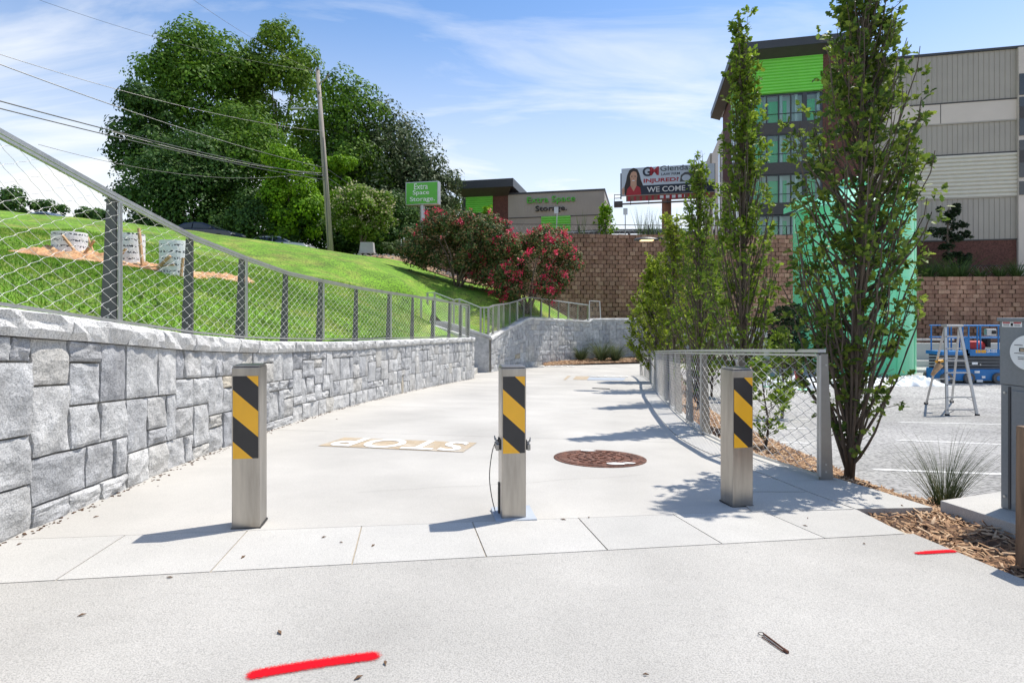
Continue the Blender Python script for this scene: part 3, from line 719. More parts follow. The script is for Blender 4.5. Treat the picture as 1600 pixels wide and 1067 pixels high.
# stair with cheek walls
stt = thing('stone_stair', 'stone stair climbing from the path to the lawn between two white cheek walls', 'stair', (-2.5, 24.5, -1.4))
for k in range(9):
    x = -1.55 - k * .33; z = -1.40 + (k + 1) * .165
    MB().box((x - .16, 24.6, z - .3), (.33, 2.5, .6)).build('step', 'granite', stt)
for (y, za, zb, xa, xb) in ((23.2, .10, .62, -1.75, -3.2), (25.95, .05, .72, -1.05, -3.0)):
    MB().add(*(lambda p: (p, [(0, 1, 2, 3), (4, 7, 6, 5), (0, 4, 5, 1), (1, 5, 6, 2), (2, 6, 7, 3), (3, 7, 4, 0)]))(
        [(xa, y - .15, za), (xb, y - .15, zb), (xb, y - .15, zb - 2.0), (xa, y - .15, -1.6), (xa, y + .15, za), (xb, y + .15, zb), (xb, y + .15, zb - 2.), (xa, y + .15, -1.6)])).build('cheek_wall', 'stone', stt)
    MB().beam((xa + .1, y, za + .04), (xb, y, zb + .04), .42, .10).build('coping_stone', 'coping', stt)
    MB().beam((xb, y, zb + .04), (xb - 1.2, y, zb + .06), .42, .10).build('coping_stone', 'coping', stt)
    MB().box((xb - .6, y, zb - .8), (1.2, .3, 1.66)).build('cheek_wall', 'stone', stt)

# brown segmental block wall
bw = thing('block_wall', 'tall brown split-face block retaining wall behind the path and lot', 'wall', (8, 38.8, -1.5))
bl_h = .29; bl_w = .40
class PL:
    def __init__(s, P): s.P = [np.array(p, float) for p in P]; s.d = [np.hypot(*(b - a)) for a, b in zip(s.P, s.P[1:])]; s.c = np.concatenate([[0], np.cumsum(s.d)]); s.L = s.c[-1]
    def at(s, t):
        i = min(len(s.d) - 1, max(0, int(np.searchsorted(s.c, t) - 1))); u = (t - s.c[i]) / s.d[i]; a, b = s.P[i], s.P[i + 1]; d = (b - a) / s.d[i]
        return a + (b - a) * u, np.array([d[1], -d[0]]), d
bp = PL(BW)
def bw_top(x):
    if x < -5.2: return 4.9
    if x < -3.6: return 5.6
    return 6.45 if x < 4.8 else (6.34 if x < 21.6 else 3.6)
cand = []
for r_ in range(30):
    z0 = -1.9 + r_ * bl_h; off = (r_ % 2) * bl_w / 2; t = off
    while t < bp.L - bl_w:
        p, n, d = bp.at(t + bl_w / 2)
        if z0 < bw_top(p[0]) and p[0] < 42:
            px = CX + F * p[0] / p[1]
            hidden = (z0 < -1.2) or (p[0] < 9 and p[0] > -7 and z0 + bl_h < H(p[0], p[1] - .3) - .3)
            if not hidden: cand.append((p[1] + (1000 if px > 1560 or (1245 < px < 1440) or (1030 < px < 1190) or px < 850 else 0), t, r_, z0, p, n, d))
        t += bl_w
cand.sort(key=lambda a: a[0])
def block_geo(p, n, d, z0, i):
    back = -.012 * (z0 + 1.9)                     # batter
    o_ = random.uniform(.0, .07) + (.06 if (i % 2) else 0); w2 = bl_w / 2 - .006; a = p - d * w2 - n * .15; b = p + d * w2 - n * .15
    n0 = n * (.10 + o_ + back); zt = z0 + bl_h - .008
    c1 = p - d * w2 * .92 + n0; c2 = p + d * w2 * .92 + n0
    if random.random() < .5: c1 = c1 + n * .03
    else: c2 = c2 + n * .03
    vs = [(a[0], a[1], z0), (b[0], b[1], z0), (b[0], b[1], zt), (a[0], a[1], zt), (c1[0], c1[1], z0 + .012), (c2[0], c2[1], z0 + .012), (c2[0], c2[1], zt - .01), (c1[0], c1[1], zt - .01)]
    return vs, [(4, 5, 6, 7), (0, 4, 7, 3), (1, 2, 6, 5), (3, 7, 6, 2), (0, 1, 5, 4)]
stuff = MB()
for k, (_, t, r_, z0, p, n, d) in enumerate(cand):
    v, f = block_geo(p, n, d, z0, int(t / bl_w) + r_)
    if k < 299: MB().add(v, f).build('block', 'block', bw)
    else: stuff.add(v, f)
tag(stuff.build('blockwork', 'block', bw), kind='stuff')
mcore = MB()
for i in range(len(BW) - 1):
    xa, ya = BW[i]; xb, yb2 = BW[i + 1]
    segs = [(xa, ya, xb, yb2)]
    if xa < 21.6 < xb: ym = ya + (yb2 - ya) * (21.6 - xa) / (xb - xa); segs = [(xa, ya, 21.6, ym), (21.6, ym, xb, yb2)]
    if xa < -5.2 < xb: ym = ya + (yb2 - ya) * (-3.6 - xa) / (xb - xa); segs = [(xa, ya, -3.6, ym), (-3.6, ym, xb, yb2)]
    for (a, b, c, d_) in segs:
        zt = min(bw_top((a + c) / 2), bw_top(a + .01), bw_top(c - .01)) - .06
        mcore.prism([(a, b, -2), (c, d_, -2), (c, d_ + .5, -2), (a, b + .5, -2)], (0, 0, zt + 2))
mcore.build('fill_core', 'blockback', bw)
# ------------------------------------------------------------------ mesh fences
def wire_panel(a, b, ta, tb, root, side, cw=.17, ch=.085, r=.0016, frame=True, name='wire_mesh', n_off=.0):
    """a, b bottom corners (3d); ta, tb top corners"""
    a, b, ta, tb = map(Vector, (a, b, ta, tb)); Lp = (b - a).length; nx = max(1, round(Lp / cw)); nz_ = max(2, round(((ta - a).length + (tb - b).length) / 2 / (ch / 2)))
    def P(i, j): u = i / nx; t = j / nz_; return (a.lerp(b, u)).lerp(ta.lerp(tb, u), t)
    V = []; Fc = []
    nn = (b - a).cross(Vector((0, 0, 1))).normalized()
    def seg(p, q):
        d = (q - p).normalized(); x = d.cross(nn).normalized()
        k = len(V); mid = p.lerp(q, .5)
        for c in (p, q):
            V.extend([c + x * r, c - x * r * .6 + nn * r, c - x * r * .6 - nn * r])
        for m_ in range(3): Fc.append((k + m_, k + (m_ + 1) % 3, k + 3 + (m_ + 1) % 3, k + 3 + m_))
    for j in range(nz_):
        o0 = .5 * (j % 2); o1 = .5 * ((j + 1) % 2)
        for i in range(-1, nx + 1):
            for di in (-.5, .5):
                u0 = i + o0; u1 = u0 + di
                if u0 < -.01 or u0 > nx + .01 or u1 < -.01 or u1 > nx + .01: continue
                p, q = P(u0, j), P(u1, j + 1)
                m1 = p.lerp(q, .5); k1 = p.lerp(q, .16) + Vector((0, 0, .004)); k2 = p.lerp(q, .84) - Vector((0, 0, .004))
                seg(p, k1); seg(k1, k2); seg(k2, q)
    tag(link(name, mesh_np(name, [tuple(v) for v in V], Fc), 'wire', root), kind='stuff')
def post_plate(cx_, cy_, zb, zt, nrm, wb, wt, th, root, name='post', mat=None):
    """tapered flat plate; the edge on the path side (along nrm) is vertical"""
    n = Vector((nrm[0], nrm[1], 0)); d = Vector((-nrm[1], nrm[0], 0)); c = Vector((cx_, cy_, 0)); v = []
    for s_ in (-1, 1):
        for (z, a) in ((zb, wb), (zt, wt)):
            v.append(c + d * th / 2 * s_ + Vector((0, 0, z))); v.append(c - n * a + d * th / 2 * s_ + Vector((0, 0, z)))
    f = [(0, 1, 3, 2), (4, 6, 7, 5), (0, 4, 5, 1), (2, 3, 7, 6), (0, 2, 6, 4), (1, 5, 7, 3)]
    return MB().add(v, f).build(name, mat or POSTMAT[0], root)
POSTMAT = ['postshade']
def mesh_fence(root, stations, toward, wb=.105, wt=.06, th=.028, cw=.17, ch=.085, r=.0016, seams=2, bolts=True, railw=.07, railh=.028):
    """stations: list of (x, y, zbottom, ztop, normal)"""
    for k, (x, y, zb, zt, n) in enumerate(stations):
        pp = post_plate(x, y, zb - .03, zt - .01, n, wb, wt, th, root)
        if bolts and y < 13:
            for zz in (zb + .06, zb + .12, zt - .1):
                c = Vector((x - n[0] * .045, y - n[1] * .045 - th / 2 - .003, zz)); MB().tube([c, c + Vector((0, .004, 0))], .008, 6).build('bolt', 'rail', pp)
    for k in range(len(stations) - 1):
        A, B = stations[k], stations[k + 1]
        pt = lambda S_, z, o=.012: (S_[0] + S_[4][0] * o, S_[1] + S_[4][1] * o, z)
        MB().beam(pt(A, A[3] + .014, -.02), pt(B, B[3] + .014, -.02), railw, railh).build('top_rail', 'rail', root)
        MB().beam(pt(A, A[3] - .02, .014), pt(B, B[3] - .02, .014), .018, .018).build('panel_frame', 'rail', root)
        MB().beam(pt(A, A[2] + .03, .014), pt(B, B[2] + .03, .014), .018, .018).build('panel_frame', 'rail', root)
        if k % seams == 0:
            S_ = A
            for o2 in (-.014, .014):
                dd = Vector((-S_[4][1], S_[4][0], 0)) * (o2 + .02); p = Vector(pt(S_, S_[2] + .03, .016)) + dd; q = Vector(pt(S_, S_[3] - .02, .016)) + dd
                MB().beam(p, q, .014, .014).build('panel_frame', 'rail', root)
        wire_panel(pt(A, A[2] + .03, .016), pt(B, B[2] + .03, .016), pt(A, A[3] - .02, .016), pt(B, B[3] - .02, .016), root, 1, cw, ch, r)
    S_ = stations[-1]
    MB().beam(pt(S_, S_[2] + .03, .016), pt(S_, S_[3] - .02, .016), .018, .018).build('panel_frame', 'rail', root)
lf = thing('mesh_fence', 'stainless cable-mesh fence running along the top of the left stone wall', 'fence', (-3.1, 5, .9))
st = []
for y in (1.9, 3.05, 4.26, 5.5, 6.7, 8.0, 9.3, 10.95, 12.9, 14.7, 16.5, 18.2, 19.5, 20.5):
    s_ = WL.s_of_y(y); p = WL.at(s_); n = WL.nrm(s_); q = p - n * .13
    st.append((q[0], q[1], copz(y) + .01, fenz(y), n))
mesh_fence(lf, st, 1, seams=2, cw=.20, ch=.10, r=.0015)
POSTMAT[0] = 'fsteel'
rf = thing('mesh_fence', 'low stainless cable-mesh fence curving along the right edge of the path', 'fence', (2.5, 4.7, -.1))
st = []
for t in np.linspace(0, RF.L, 17):
    p = RF.at(t); n = -RF.nrm(t)
    if t < .1: n = np.array([-1.0, .0])
    st.append((p[0], p[1], float(pz(*p)) + .01, float(pz(*p)) + 1.035, n))
mesh_fence(rf, st, -1, cw=.19, ch=.10, r=.0018)
ff = thing('mesh_fence', 'far mesh fence rising along the top of the curved stone wall', 'fence', (0, 28.5, .5))
st = []
x0, y0 = -1.30, 26.15
st.append((x0, y0, .07, 1.44, np.array([0., -1.]))); st.append((-1.05, 26.2, .07, 1.44, np.array([.4, -.9])))
for s_ in np.concatenate([np.linspace(.7, FW.s_of_y(30.0), 7), np.linspace(FW.s_of_y(30.0) + .9, FW.s_of_y(33.35), 6)]):
    p = FW.at(s_); n = FW.nrm(s_); q = p - n * .16; st.append((q[0], q[1], farz(s_) + .02, farz(s_) + np.interp(s_, [0, 3, 6, 12], [1.42, 1.05, 1.02, .86]), n))
mesh_fence(ff, st, 1, cw=.24, ch=.14, r=.0025, bolts=False, railw=.06, railh=.04, seams=3)
gp = thing('mesh_gate', 'short mesh panel standing higher at the right end of the far fence', 'gate', W(929, 497, 33.6))
a = W(921, 499, 33.4); b = W(938.5, 498, 34.0); ta = W(921, 470, 33.4); tb = W(937, 471, 34.0)
for p, q in ((a, ta), (ta, tb), (tb, b)): MB().beam(p, q, .05, .05).build('frame', 'rail', gp)
wire_panel(a, b, ta, tb, gp, 1, .24, .14, .0022)
# stair rails
sr = thing('stair_railing', 'stair railing stepping up the lawn beside the far cheek wall', 'railing', (-2.5, 26, 0))
pts = [W(763, 480, 26), W(751, 480.5, 26), W(718, 467, 26), (W(709, 468.5, 26)), W(679, 457, 26), W(668, 457.5, 26.1)]
for p, q in zip(pts[:-1], pts[1:]): MB().beam(p, q, .06, .045).build('top_rail', 'rail', sr)
bots = [.06, .06, .55, .62, .76, .78]
for p, zb in zip(pts, bots): MB().beam((p[0], p[1], zb), p, .05, .09).build('post', 'fsteel', sr)
for (p, q, z1, z2) in zip(pts[:-1], pts[1:], bots[:-1], bots[1:]):
    if abs(p[0] - q[0]) > .5: wire_panel((p[0], p[1], z1 + .05), (q[0], q[1], z2 + .05), p, q, sr, 1, .22, .13, .0022)
sr2 = thing('stair_railing', 'stair railing beside the near cheek wall, seen through the left fence', 'railing', (-2.4, 23.2, 0))
pts = [(-1.85, 23.2, 1.42), (-2.5, 23.2, 1.62), (-3.15, 23.2, 1.82), (-3.7, 23.2, 1.84)]
for p, q in zip(pts[:-1], pts[1:]): MB().beam(p, q, .06, .045).build('top_rail', 'rail', sr2)
for p, zb in zip(pts, (.15, .38, .66, .68)): MB().beam((p[0], p[1], zb), p, .05, .09).build('post', 'fsteel', sr2)

# ------------------------------------------------------------------ bollards
def bollard(label, x, y, hgt, rz, extra=False):
    z = float(pz(x, y)); r = thing('bollard', label, 'bollard', (x, y, z), 'steel bollards across the path', R(rz))
    w_ = .15
    MB().box((0, 0, hgt / 2 - .004), (w_, w_, hgt - .002)).build('body', 'steel', r, local=True, bevel=.004)
    MB().box((0, 0, hgt + .001), (w_ - .006, w_ - .006, .008)).build('cap', 'steel', r, local=True, bevel=.003)
    pw, ph, pt_ = .135, .465, hgt - .055
    y0 = -w_ / 2 - .0015
    pn = MB().box((0, y0, pt_ - ph / 2), (pw, .003, ph)).build('reflective_panel', 'black', r, local=True)
    for poly in ([(.54, 0), (1, 0), (1, .13)], [(0, .163), (1, .43), (1, .743), (0, .478)], [(0, .79), (.78, 1), (0, 1)]):
        P = [((u - .5) * pw, y0 - .0016, pt_ - v * ph) for u, v in poly]
        MB().prism(P, (0, -.0012, 0)).build('stripe', 'yellow', pn, local=True)
    if extra:
        MB().box((0.01, .01, .006), (.25, .25, .014)).build('base_plate', 'blueslate', r, local=True)
        for sx, sy in ((-1, -.03), (-1, .03), (1, -.05)):
            hp = MB().box((sx * (w_ / 2 + .004), sy, .45), (.008, .03, .06)).build('hasp', 'darksteel', r, local=True)
            pts = [(sx * (w_ / 2 + .012), sy - .012, .46), (sx * (w_ / 2 + .028), sy - .008, .47), (sx * (w_ / 2 + .03), sy, .49), (sx * (w_ / 2 + .028), sy + .008, .47), (sx * (w_ / 2 + .012), sy + .012, .46)]
            MB().tube(pts, .004, 6).build('shackle', 'fsteel', hp, local=True)
            MB().box((sx * (w_ / 2 + .02), sy, .435), (.02, .032, .04)).build('padlock', 'fsteel', hp, local=True, bevel=.004)
        cab = [(-.085, .02, .47), (-.115, .02, .42), (-.135, .02, .30), (-.135, .03, .2), (-.12, .03, .1), (-.10, .04, .02)]
        MB().tube([Vector(p) for p in catmull([np.array(c) for c in cab], 5)], .003, 5).build('cable', 'darksteel', r, local=True)
        MB().box((-w_ / 2 - .004, .03, .10), (.008, .03, .2)).build('side_bar', 'darksteel', r, local=True)
    else:
        MB().box((0, 0, .004), (w_ + .01, w_ + .01, .010)).build('base_seal', 'darksteel', r, local=True)
    return r
bollard('leftmost steel bollard, nearest the stone wall', -1.515, 3.29, .92, 9)
bollard('middle steel bollard with padlocks and a loose cable on its side', .0, 3.53, .925, 9, True)
bollard('rightmost steel bollard, in front of the end of the low mesh fence', 1.525, 3.87, .92, 11)

# ------------------------------------------------------------------ ground markings, cover, small litter
def place_on_path(cx_, cy_, ang, dz):
    z = float(pz(cx_, cy_)) + dz
    X = Vector((math.cos(ang), math.sin(ang), 0)); X.z = float(pz(cx_ + X.x * .1, cy_ + X.y * .1) - pz(cx_, cy_)) * 10; Y = Vector((-math.sin(ang), math.cos(ang), 0)); Y.z = float(pz(cx_ + Y.x * .1, cy_ + Y.y * .1) - pz(cx_, cy_)) * 10
    X.normalize(); Y.normalize(); Zv = X.cross(Y)
    m = Matrix.Identity(4)
    for i, c in enumerate((X, Y, Zv)):
        for j in range(3): m[j][i] = c[j]
    m.translation = Vector((cx_, cy_, z)); return m
def marking(word, label, cx_, cy_, ang, w_, h_, flip, patch=(1, 1)):
    r = thing('road_marking', label, 'marking', (cx_, cy_, float(pz(cx_, cy_))))
    m = place_on_path(cx_, cy_, ang, .004 if cy_ < 15 else .012)
    if patch:
        P = [m @ Vector((a * w_ * patch[0] / 2, b * h_ * patch[1] / 2, 0)) for a, b in ((-1, -1), (1, -1), (1, 1), (-1, 1))]
        MB().add(P, [(0, 1, 2, 3)]).build('patch', 'tan', r)
    m2 = place_on_path(cx_, cy_, ang + (math.pi if flip else 0), .0085 if cy_ < 15 else .020)
    put_text('lettering', word, w_, h_, .003, 'white', m2, r, off=.018, spacing=1.12)
A1, A2 = np.array(G(498, 697)), np.array(G(745, 692)); B1, B2 = np.array(G(727, 707)), np.array(G(535, 683))
cc = (A1 + A2 + B1 + B2) / 4; an = math.atan2(*(B1 - A1)[::-1])
marking('STOP', 'white STOP lettering painted upside down on a tan patch of the path', cc[0], cc[1], an, 1.42, .56, True, (1.10, 1.07))
c1 = G(953, 588.6); marking('SLOW', 'faded white SLOW lettering on the far right lane of the path', c1[0], c1[1] , .02, 1.65, .9, False, None)
c1 = G(872, 579); marking('SLOW', 'faint white upside-down lettering on the far left lane of the path', c1[0], c1[1], .02, 1.7, 1.0, True, None)
mh = thing('manhole_cover', 'rusty round manhole cover with white paint spots, right of the middle bollard', 'manhole cover', (.84, 5.456, float(pz(.84, 5.456))))
m = place_on_path(.84, 5.456, 0, 0)
def disc(prof, name, mat, n=40):
    b = MB(); b.lathe((0, 0, 0), prof, n); b.v = [tuple(m @ Vector(v)) for v in b.v]; return b.build(name, mat, mh)
disc([(.44, .0), (.44, .006), (.425, .008)], 'frame', 'rust')
disc([(.405, .006), (.405, .012), (.39, .014), (.36, .014), (.355, .010)], 'lid', 'rust')
for rr, nn_ in ((.30, 22), (.22, 16), (.14, 10), (.06, 5)):
    b = MB()
    for k in range(nn_):
        a = 6.283 * k / nn_; b.box((rr * math.cos(a), rr * math.sin(a), .0135), (.05, .022, .007), rz=a + 1.57)
    b.v = [tuple(m @ Vector(v)) for v in b.v]; tag(b.build('tread', 'rust', mh), kind='stuff')
for (x, y, sc) in ((-.06, .33, .07), (.10, -.33, .09), (.22, -.30, .06)):
    n_ = 14; pts = [Vector((x + sc * (1 + .45 * noise.noise(Vector((math.cos(6.28 * k / n_) * 2, math.sin(6.28 * k / n_) * 2, x * 9)))) * math.cos(6.28 * k / n_), y + .5 * sc * math.sin(6.28 * k / n_) * (1 + .5 * noise.noise(Vector((k * .9, x, 3)))), .018)) for k in range(n_)]
    MB().prism([m @ p for p in pts], (0, 0, .0006)).build('paint_spot', 'white', mh)
vc = thing('vault_cover', 'bluish rectangular utility cover beside the far SLOW lettering', 'cover', (*G(945, 591), -1.0))
q = [G(917, 593.8), G(974, 595), G(978, 590.5), G(921, 589.8)]
MB().prism([(x, y, float(pz(x, y)) + .004) for x, y in q], (0, 0, .006)).build('lid', 'blueslate', vc)
dr = MB().prism([(x, y, float(pz(x, y)) + .004) for x, y in (G(925, 607), G(953, 608.6), G(953, 607.4), G(926, 606))], (0, 0, .004)).build('drain_slot', 'darksteel')
tag(dr, 'narrow dark slot drain set in the path beyond the middle bollard', 'drain')
for q, lb in (([(880, 593.5), (884, 593.8), (892, 587.4), (887, 587.2)], 'small brown strip left of the tan patch on the far path'), ([(895, 593), (917, 593.5), (921, 588.2), (900, 587.8)], 'small tan patch left of the bluish utility cover')):
    P = [G(*p) for p in q]; o = MB().add([(x, y, float(pz(x, y)) + .006) for x, y in P], [(0, 1, 2, 3)]).build('patch_mark', 'tan'); tag(o, lb, 'marking')
def spray_mark(p0, p1, wd, label, seed):
    a = np.array(G(*p0)); b = np.array(G(*p1)); d = b - a; Ln = np.hypot(*d); d /= Ln; n = np.array([-d[1], d[0]]); v = []; f = []; cov = []
    nx, ny = 60, 14; ext = .03
    for i in range(nx + 1):
        for j in range(ny + 1):
            u = -ext + (Ln + 2 * ext) * i / nx; t = (j / ny - .5) * wd * 2.4
            q = a + d * u + n * (t + .006 * math.sin(u * 9 + seed)); v.append((q[0], q[1], float(pz(*q)) + .004))
            du = max(0, -u + .02, u - Ln + .02); dist = math.hypot(du, t); taper = 1 - .35 * max(0, 1 - u / (Ln * .35)) * (seed > 0)
            cov.append(max(-.5, min(1, (wd * .60 * taper - dist) / (wd * .8) + .42)))
    for i in range(nx):
        for j in range(ny): k = i * (ny + 1) + j; f.append((k, k + ny + 1, k + ny + 2, k + 1))
    me = bpy.data.meshes.new('paint_mark'); me.from_pydata(v, [], f); at = me.attributes.new('cover', 'FLOAT', 'POINT'); at.data.foreach_set('value', cov)
    tag(link('paint_mark', me, 'spray'), label, 'paint mark')
spray_mark((389, 1056), (590, 1024), .050, 'long red spray-painted line on the concrete in the left foreground', 0)
spray_mark((1430, 866), (1492, 861), .038, 'short red spray-painted line at the edge of the mulch', 1)
# litter
def twig(label, name, cat, pts, r, mat='hay'):
    P = []
    for px, py in pts: x, y = G(px, py); P.append((x, y, float(pz(x, y)) + r + .002))
    tag(MB().tube(P, [r] * (len(P) - 1) + [r * .6], 5).build(name, mat), label, cat)
tw = thing('split_pin', 'rusty metal pin with a ring lying on the foreground concrete', 'pin', (*G(1208, 1005), .03))
def on(px, py, h): x, y = G(px, py); return (x, y, float(pz(x, y)) + h)
MB().tube([on(1193, 992, .006), on(1228, 1018.5, .006)], .0035, 6).build('shank', 'rust', tw)
MB().tube([on(1190.5, 996, .004), on(1224, 1019, .004)], .0022, 6).build('shank', 'rust', tw)
cx_, cy_, cz_ = on(1190, 993, .006)
MB().tube([(cx_ + .011 * math.cos(a), cy_ + .011 * math.sin(a), cz_ + .002) for a in np.linspace(0, 6.0, 12)], .0014, 5).build('ring', 'darksteel', tw)
MB().tube([on(1225, 1017, .006), on(1231, 1021, .005)], .006, 6).build('head', 'rust', tw)
k = 0
LP = [(128, 962), (30, 851), (150, 808), (437, 989), (533, 848), (583, 853), (506, 840), (560, 1060), (880, 812), (920, 809), (1262, 810), (1258, 822), (1350, 850), (265, 903), (380, 871), (247, 760), (526, 655), (602, 1037), (1009, 1055)]
for px, py in LP:
    x, y = G(px, py); z = float(pz(x, y)); a = random.random() * 3.1; l_ = random.uniform(.008, .02); w_ = l_ * .35
    d = Vector((math.cos(a), math.sin(a), 0)) * l_; s_ = Vector((-math.sin(a), math.cos(a), 0)) * w_; c = Vector((x, y, z + .003))
    o = MB().prism([c - d, c - s_ + Vector((0, 0, .003)), c + d, c + s_ + Vector((0, 0, .004))], (0, 0, .002)).build('leaf_scrap', 'hay'); tag(o, 'tiny brown leaf scrap lying on the pale concrete', 'debris', 'leaf scraps on the concrete'); k += 1
# ------------------------------------------------------------------ vegetation helpers
def unit(a): return a / (np.linalg.norm(a, axis=1, keepdims=True) + 1e-9)
RH = np.array([(0, -.5, 0), (.34, 0, .07), (0, .5, 0), (-.34, 0, .07)]); RHF = np.array([(0, 1, 2, 3)])
LOB = np.array([(0, 0, 0), (.10, .16, .03), (.30, .26, .08), (.17, .42, .04), (.36, .58, .09), (.19, .72, .05), (.16, .88, .04), (0, 1, 0),
                (-.10, .16, .03), (-.30, .26, .08), (-.17, .42, .04), (-.36, .58, .09), (-.19, .72, .05), (-.16, .88, .04)])
LOBF = np.array([(0, 1, 2, 3, 4, 5, 6, 7), (7, 13, 12, 11, 10, 9, 8, 0)])
OVL = np.array([(0, 0, 0), (.20, .25, .05), (.24, .55, .06), (0, 1, -.05), (-.20, .25, .05), (-.24, .55, .06)]); OVF = np.array([(0, 1, 2, 3), (3, 5, 4, 0)])
def leaves(name, C_, D_, size, mat, parent=None, tmpl=(RH, RHF), upb=.8, stuff=True, nrm=False):
    n = len(C_)
    if n == 0: return
    C_ = np.asarray(C_, float); D_ = unit(np.asarray(D_, float)); size = np.broadcast_to(size, (n,))
    up = RNG.normal(0, 1, (n, 3)); up[:, 2] = np.abs(up[:, 2]) + upb
    if nrm:
        Zr = unit(D_ * 1.0 + RNG.normal(0, .38, (n, 3)) + np.array([0, 0, .25])); D_ = unit(np.cross(Zr, RNG.normal(0, 1, (n, 3)))); up = Zr
    X = unit(np.cross(D_, up)); Z = np.cross(X, D_)
    T, Fc = tmpl; k = len(T)
    V = C_[:, None, :] + size[:, None, None] * (T[None, :, 0:1] * X[:, None, :] + T[None, :, 1:2] * D_[:, None, :] + T[None, :, 2:3] * Z[:, None, :])
    Fa = (Fc[None] + (np.arange(n) * k)[:, None, None]).reshape(-1, Fc.shape[1])
    o = link(name, mesh_np(name, V.reshape(-1, 3), Fa), mat, parent)
    if stuff and parent is None: o['kind'] = 'stuff'
    return o
def rdir(n): return unit(RNG.normal(0, 1, (n, 3)))
def puffs_crown(c, rad, npuff, pr, nleaf, flat=.8, low=-1., shell=.45):
    """centres and directions of leaves gathered in puffs inside an ellipsoid"""
    out = []; dirs = []
    P = rdir(npuff * 3); P = P[P[:, 2] > low][:npuff]; npuff = len(P)
    rr = RNG.uniform(shell, 1, (npuff, 1)) ** .6
    PC = np.array(c) + P * rr * np.array(rad) * (1 - .0 * pr)
    sz = pr * RNG.uniform(.55, 1.35, npuff); wt = sz ** 2; cnt = (nleaf * wt / wt.sum()).astype(int)
    for i in range(npuff):
        d = rdir(cnt[i] * 2); d = d[(d[:, 2] > -.45) | (RNG.random(len(d)) < .3)][:cnt[i]]; r_ = RNG.uniform(.5, 1.08, (len(d), 1)) ** .5
        # lumpy puff
        lump = 1 + .25 * np.sin(d[:, 0:1] * 5 + i) * np.cos(d[:, 2:3] * 4 + i * 2)
        out.append(PC[i] + d * r_ * sz[i] * np.array([1, 1, flat]) * lump); dirs.append(d)
    return np.concatenate(out), np.concatenate(dirs), PC
def limbs(root, base, crown_pts, r0, mat='bark', n=9, top=None, name='trunk'):
    b = MB(); base = Vector(base); cen = Vector(tuple(np.mean(crown_pts, axis=0)))
    topz = top if top else cen.z
    tp = Vector((cen.x, cen.y, topz)); mid = base.lerp(tp, .45) + Vector((random.uniform(-.3, .3), random.uniform(-.3, .3), 0)) * r0 * 3
    b.tube([base, base.lerp(mid, .3), mid, tp], [r0 * 1.35, r0, r0 * .75, r0 * .3], 9)
    for _ in range(n):
        q = Vector(tuple(crown_pts[random.randrange(len(crown_pts))])); t = random.uniform(.25, .8); s_ = base.lerp(mid, t * 2) if t < .5 else mid.lerp(tp, (t - .5) * 2)
        if q.z < s_.z: continue
        m_ = s_.lerp(q, .5) + Vector((0, 0, -.08)) * (q - s_).length
        b.tube([s_, m_, q], [r0 * .4, r0 * .22, r0 * .06], 5)
    return b.build(name, mat, root, smooth=True)
def big_tree(label, px, ytop, halfw, ybase, d, mat, nleaf, leaf=.32, low=-.9, npuff=60, prf=.24, gz=None, group=None, extra=None, depthf=.7, cat='tree', trunk_mat='bark', botf=0.0, shell=.45):
    x = (px - CX) / F * d; zt = Zat(ytop, d); zb = Zat(ybase, d) if gz is None else gz
    hw = halfw / F * d; zlow = zb + (zt - zb) * botf; cz = (zt + zlow) / 2; rz_ = (zt - zlow) / 2
    r = thing('tree' if cat == 'tree' else 'shrub', label, cat, (x, d, zb), group)
    prr = min(hw, rz_) * prf * 1.75; npuff = int(npuff * .8); nleaf = int(nleaf * 1.2)
    Cc, Dd, PC = puffs_crown((x, d, cz), (hw * .86, hw * depthf, rz_ * .9), npuff, prr, nleaf, low=low, shell=shell)
    k = Cc[:, 2] > zb - .2
    leaves('crown', Cc[k], Dd[k], RNG.uniform(.55, 1.2, k.sum()) * leaf, mat, r, nrm=True)
    limbs(r, (x, d, zb - .3), PC, max(.06, hw * .06), trunk_mat)
    if extra: extra(r, Cc[k], Dd[k], zt, zb)
    return r

# hill trees, each with its own crown
big_tree('tall bright green tree with a high round top, left of the utility pole', 318, 22, 98, 395, 56, 't_mid', 30000, .36, npuff=90, prf=.2, botf=.15)
big_tree('dark green tree at the far left end of the hilltop grove', 238, 118, 52, 392, 50, 't_dark', 17000, .32, npuff=60, gz=5.)
big_tree('airy light green tree with loose top just left of the utility pole', 436, 38, 80, 395, 58, 't_light', 20000, .36, npuff=75, prf=.18, botf=.2)
big_tree('dark bushy evergreen behind the parked dark car', 304, 205, 84, 398, 46, 't_dark', 24000, .27, npuff=80, gz=4.8)
big_tree('grey green spreading tree in the middle of the grove', 395, 165, 85, 385, 50, 't_mid', 20000, .3, npuff=70, gz=5.)
big_tree('vine-smothered bright green tree beside the utility pole', 458, 215, 42, 396, 43.5, 'vine', 12000, .24, npuff=45, prf=.28, gz=4.9)
big_tree('dark low evergreen thicket behind the silver car', 420, 290, 85, 400, 45, 't_dark', 17000, .26, npuff=60, gz=4.6)
big_tree('small round vine-covered tree right of the utility pole', 527, 228, 22, 330, 46, 'vine', 5500, .22, npuff=22, prf=.3, gz=8.3)
big_tree('tall dark tree right of the utility pole', 545, 104, 66, 392, 53, 't_mid', 18000, .33, npuff=65, gz=5.)
big_tree('broad grey-leaved tree with pale leaf undersides behind the pole sign', 594, 150, 88, 392, 55, 't_grey', 26000, .32, npuff=85, gz=5.)
big_tree('dark tree sloping down to the right behind the green pole sign', 655, 222, 66, 392, 57, 't_grey', 15000, .32, npuff=60, gz=5.)
big_tree('dark small tree at the right end of the grove beside the storage building', 695, 268, 26, 388, 62, 't_mid', 7000, .34, npuff=34, gz=5.4)
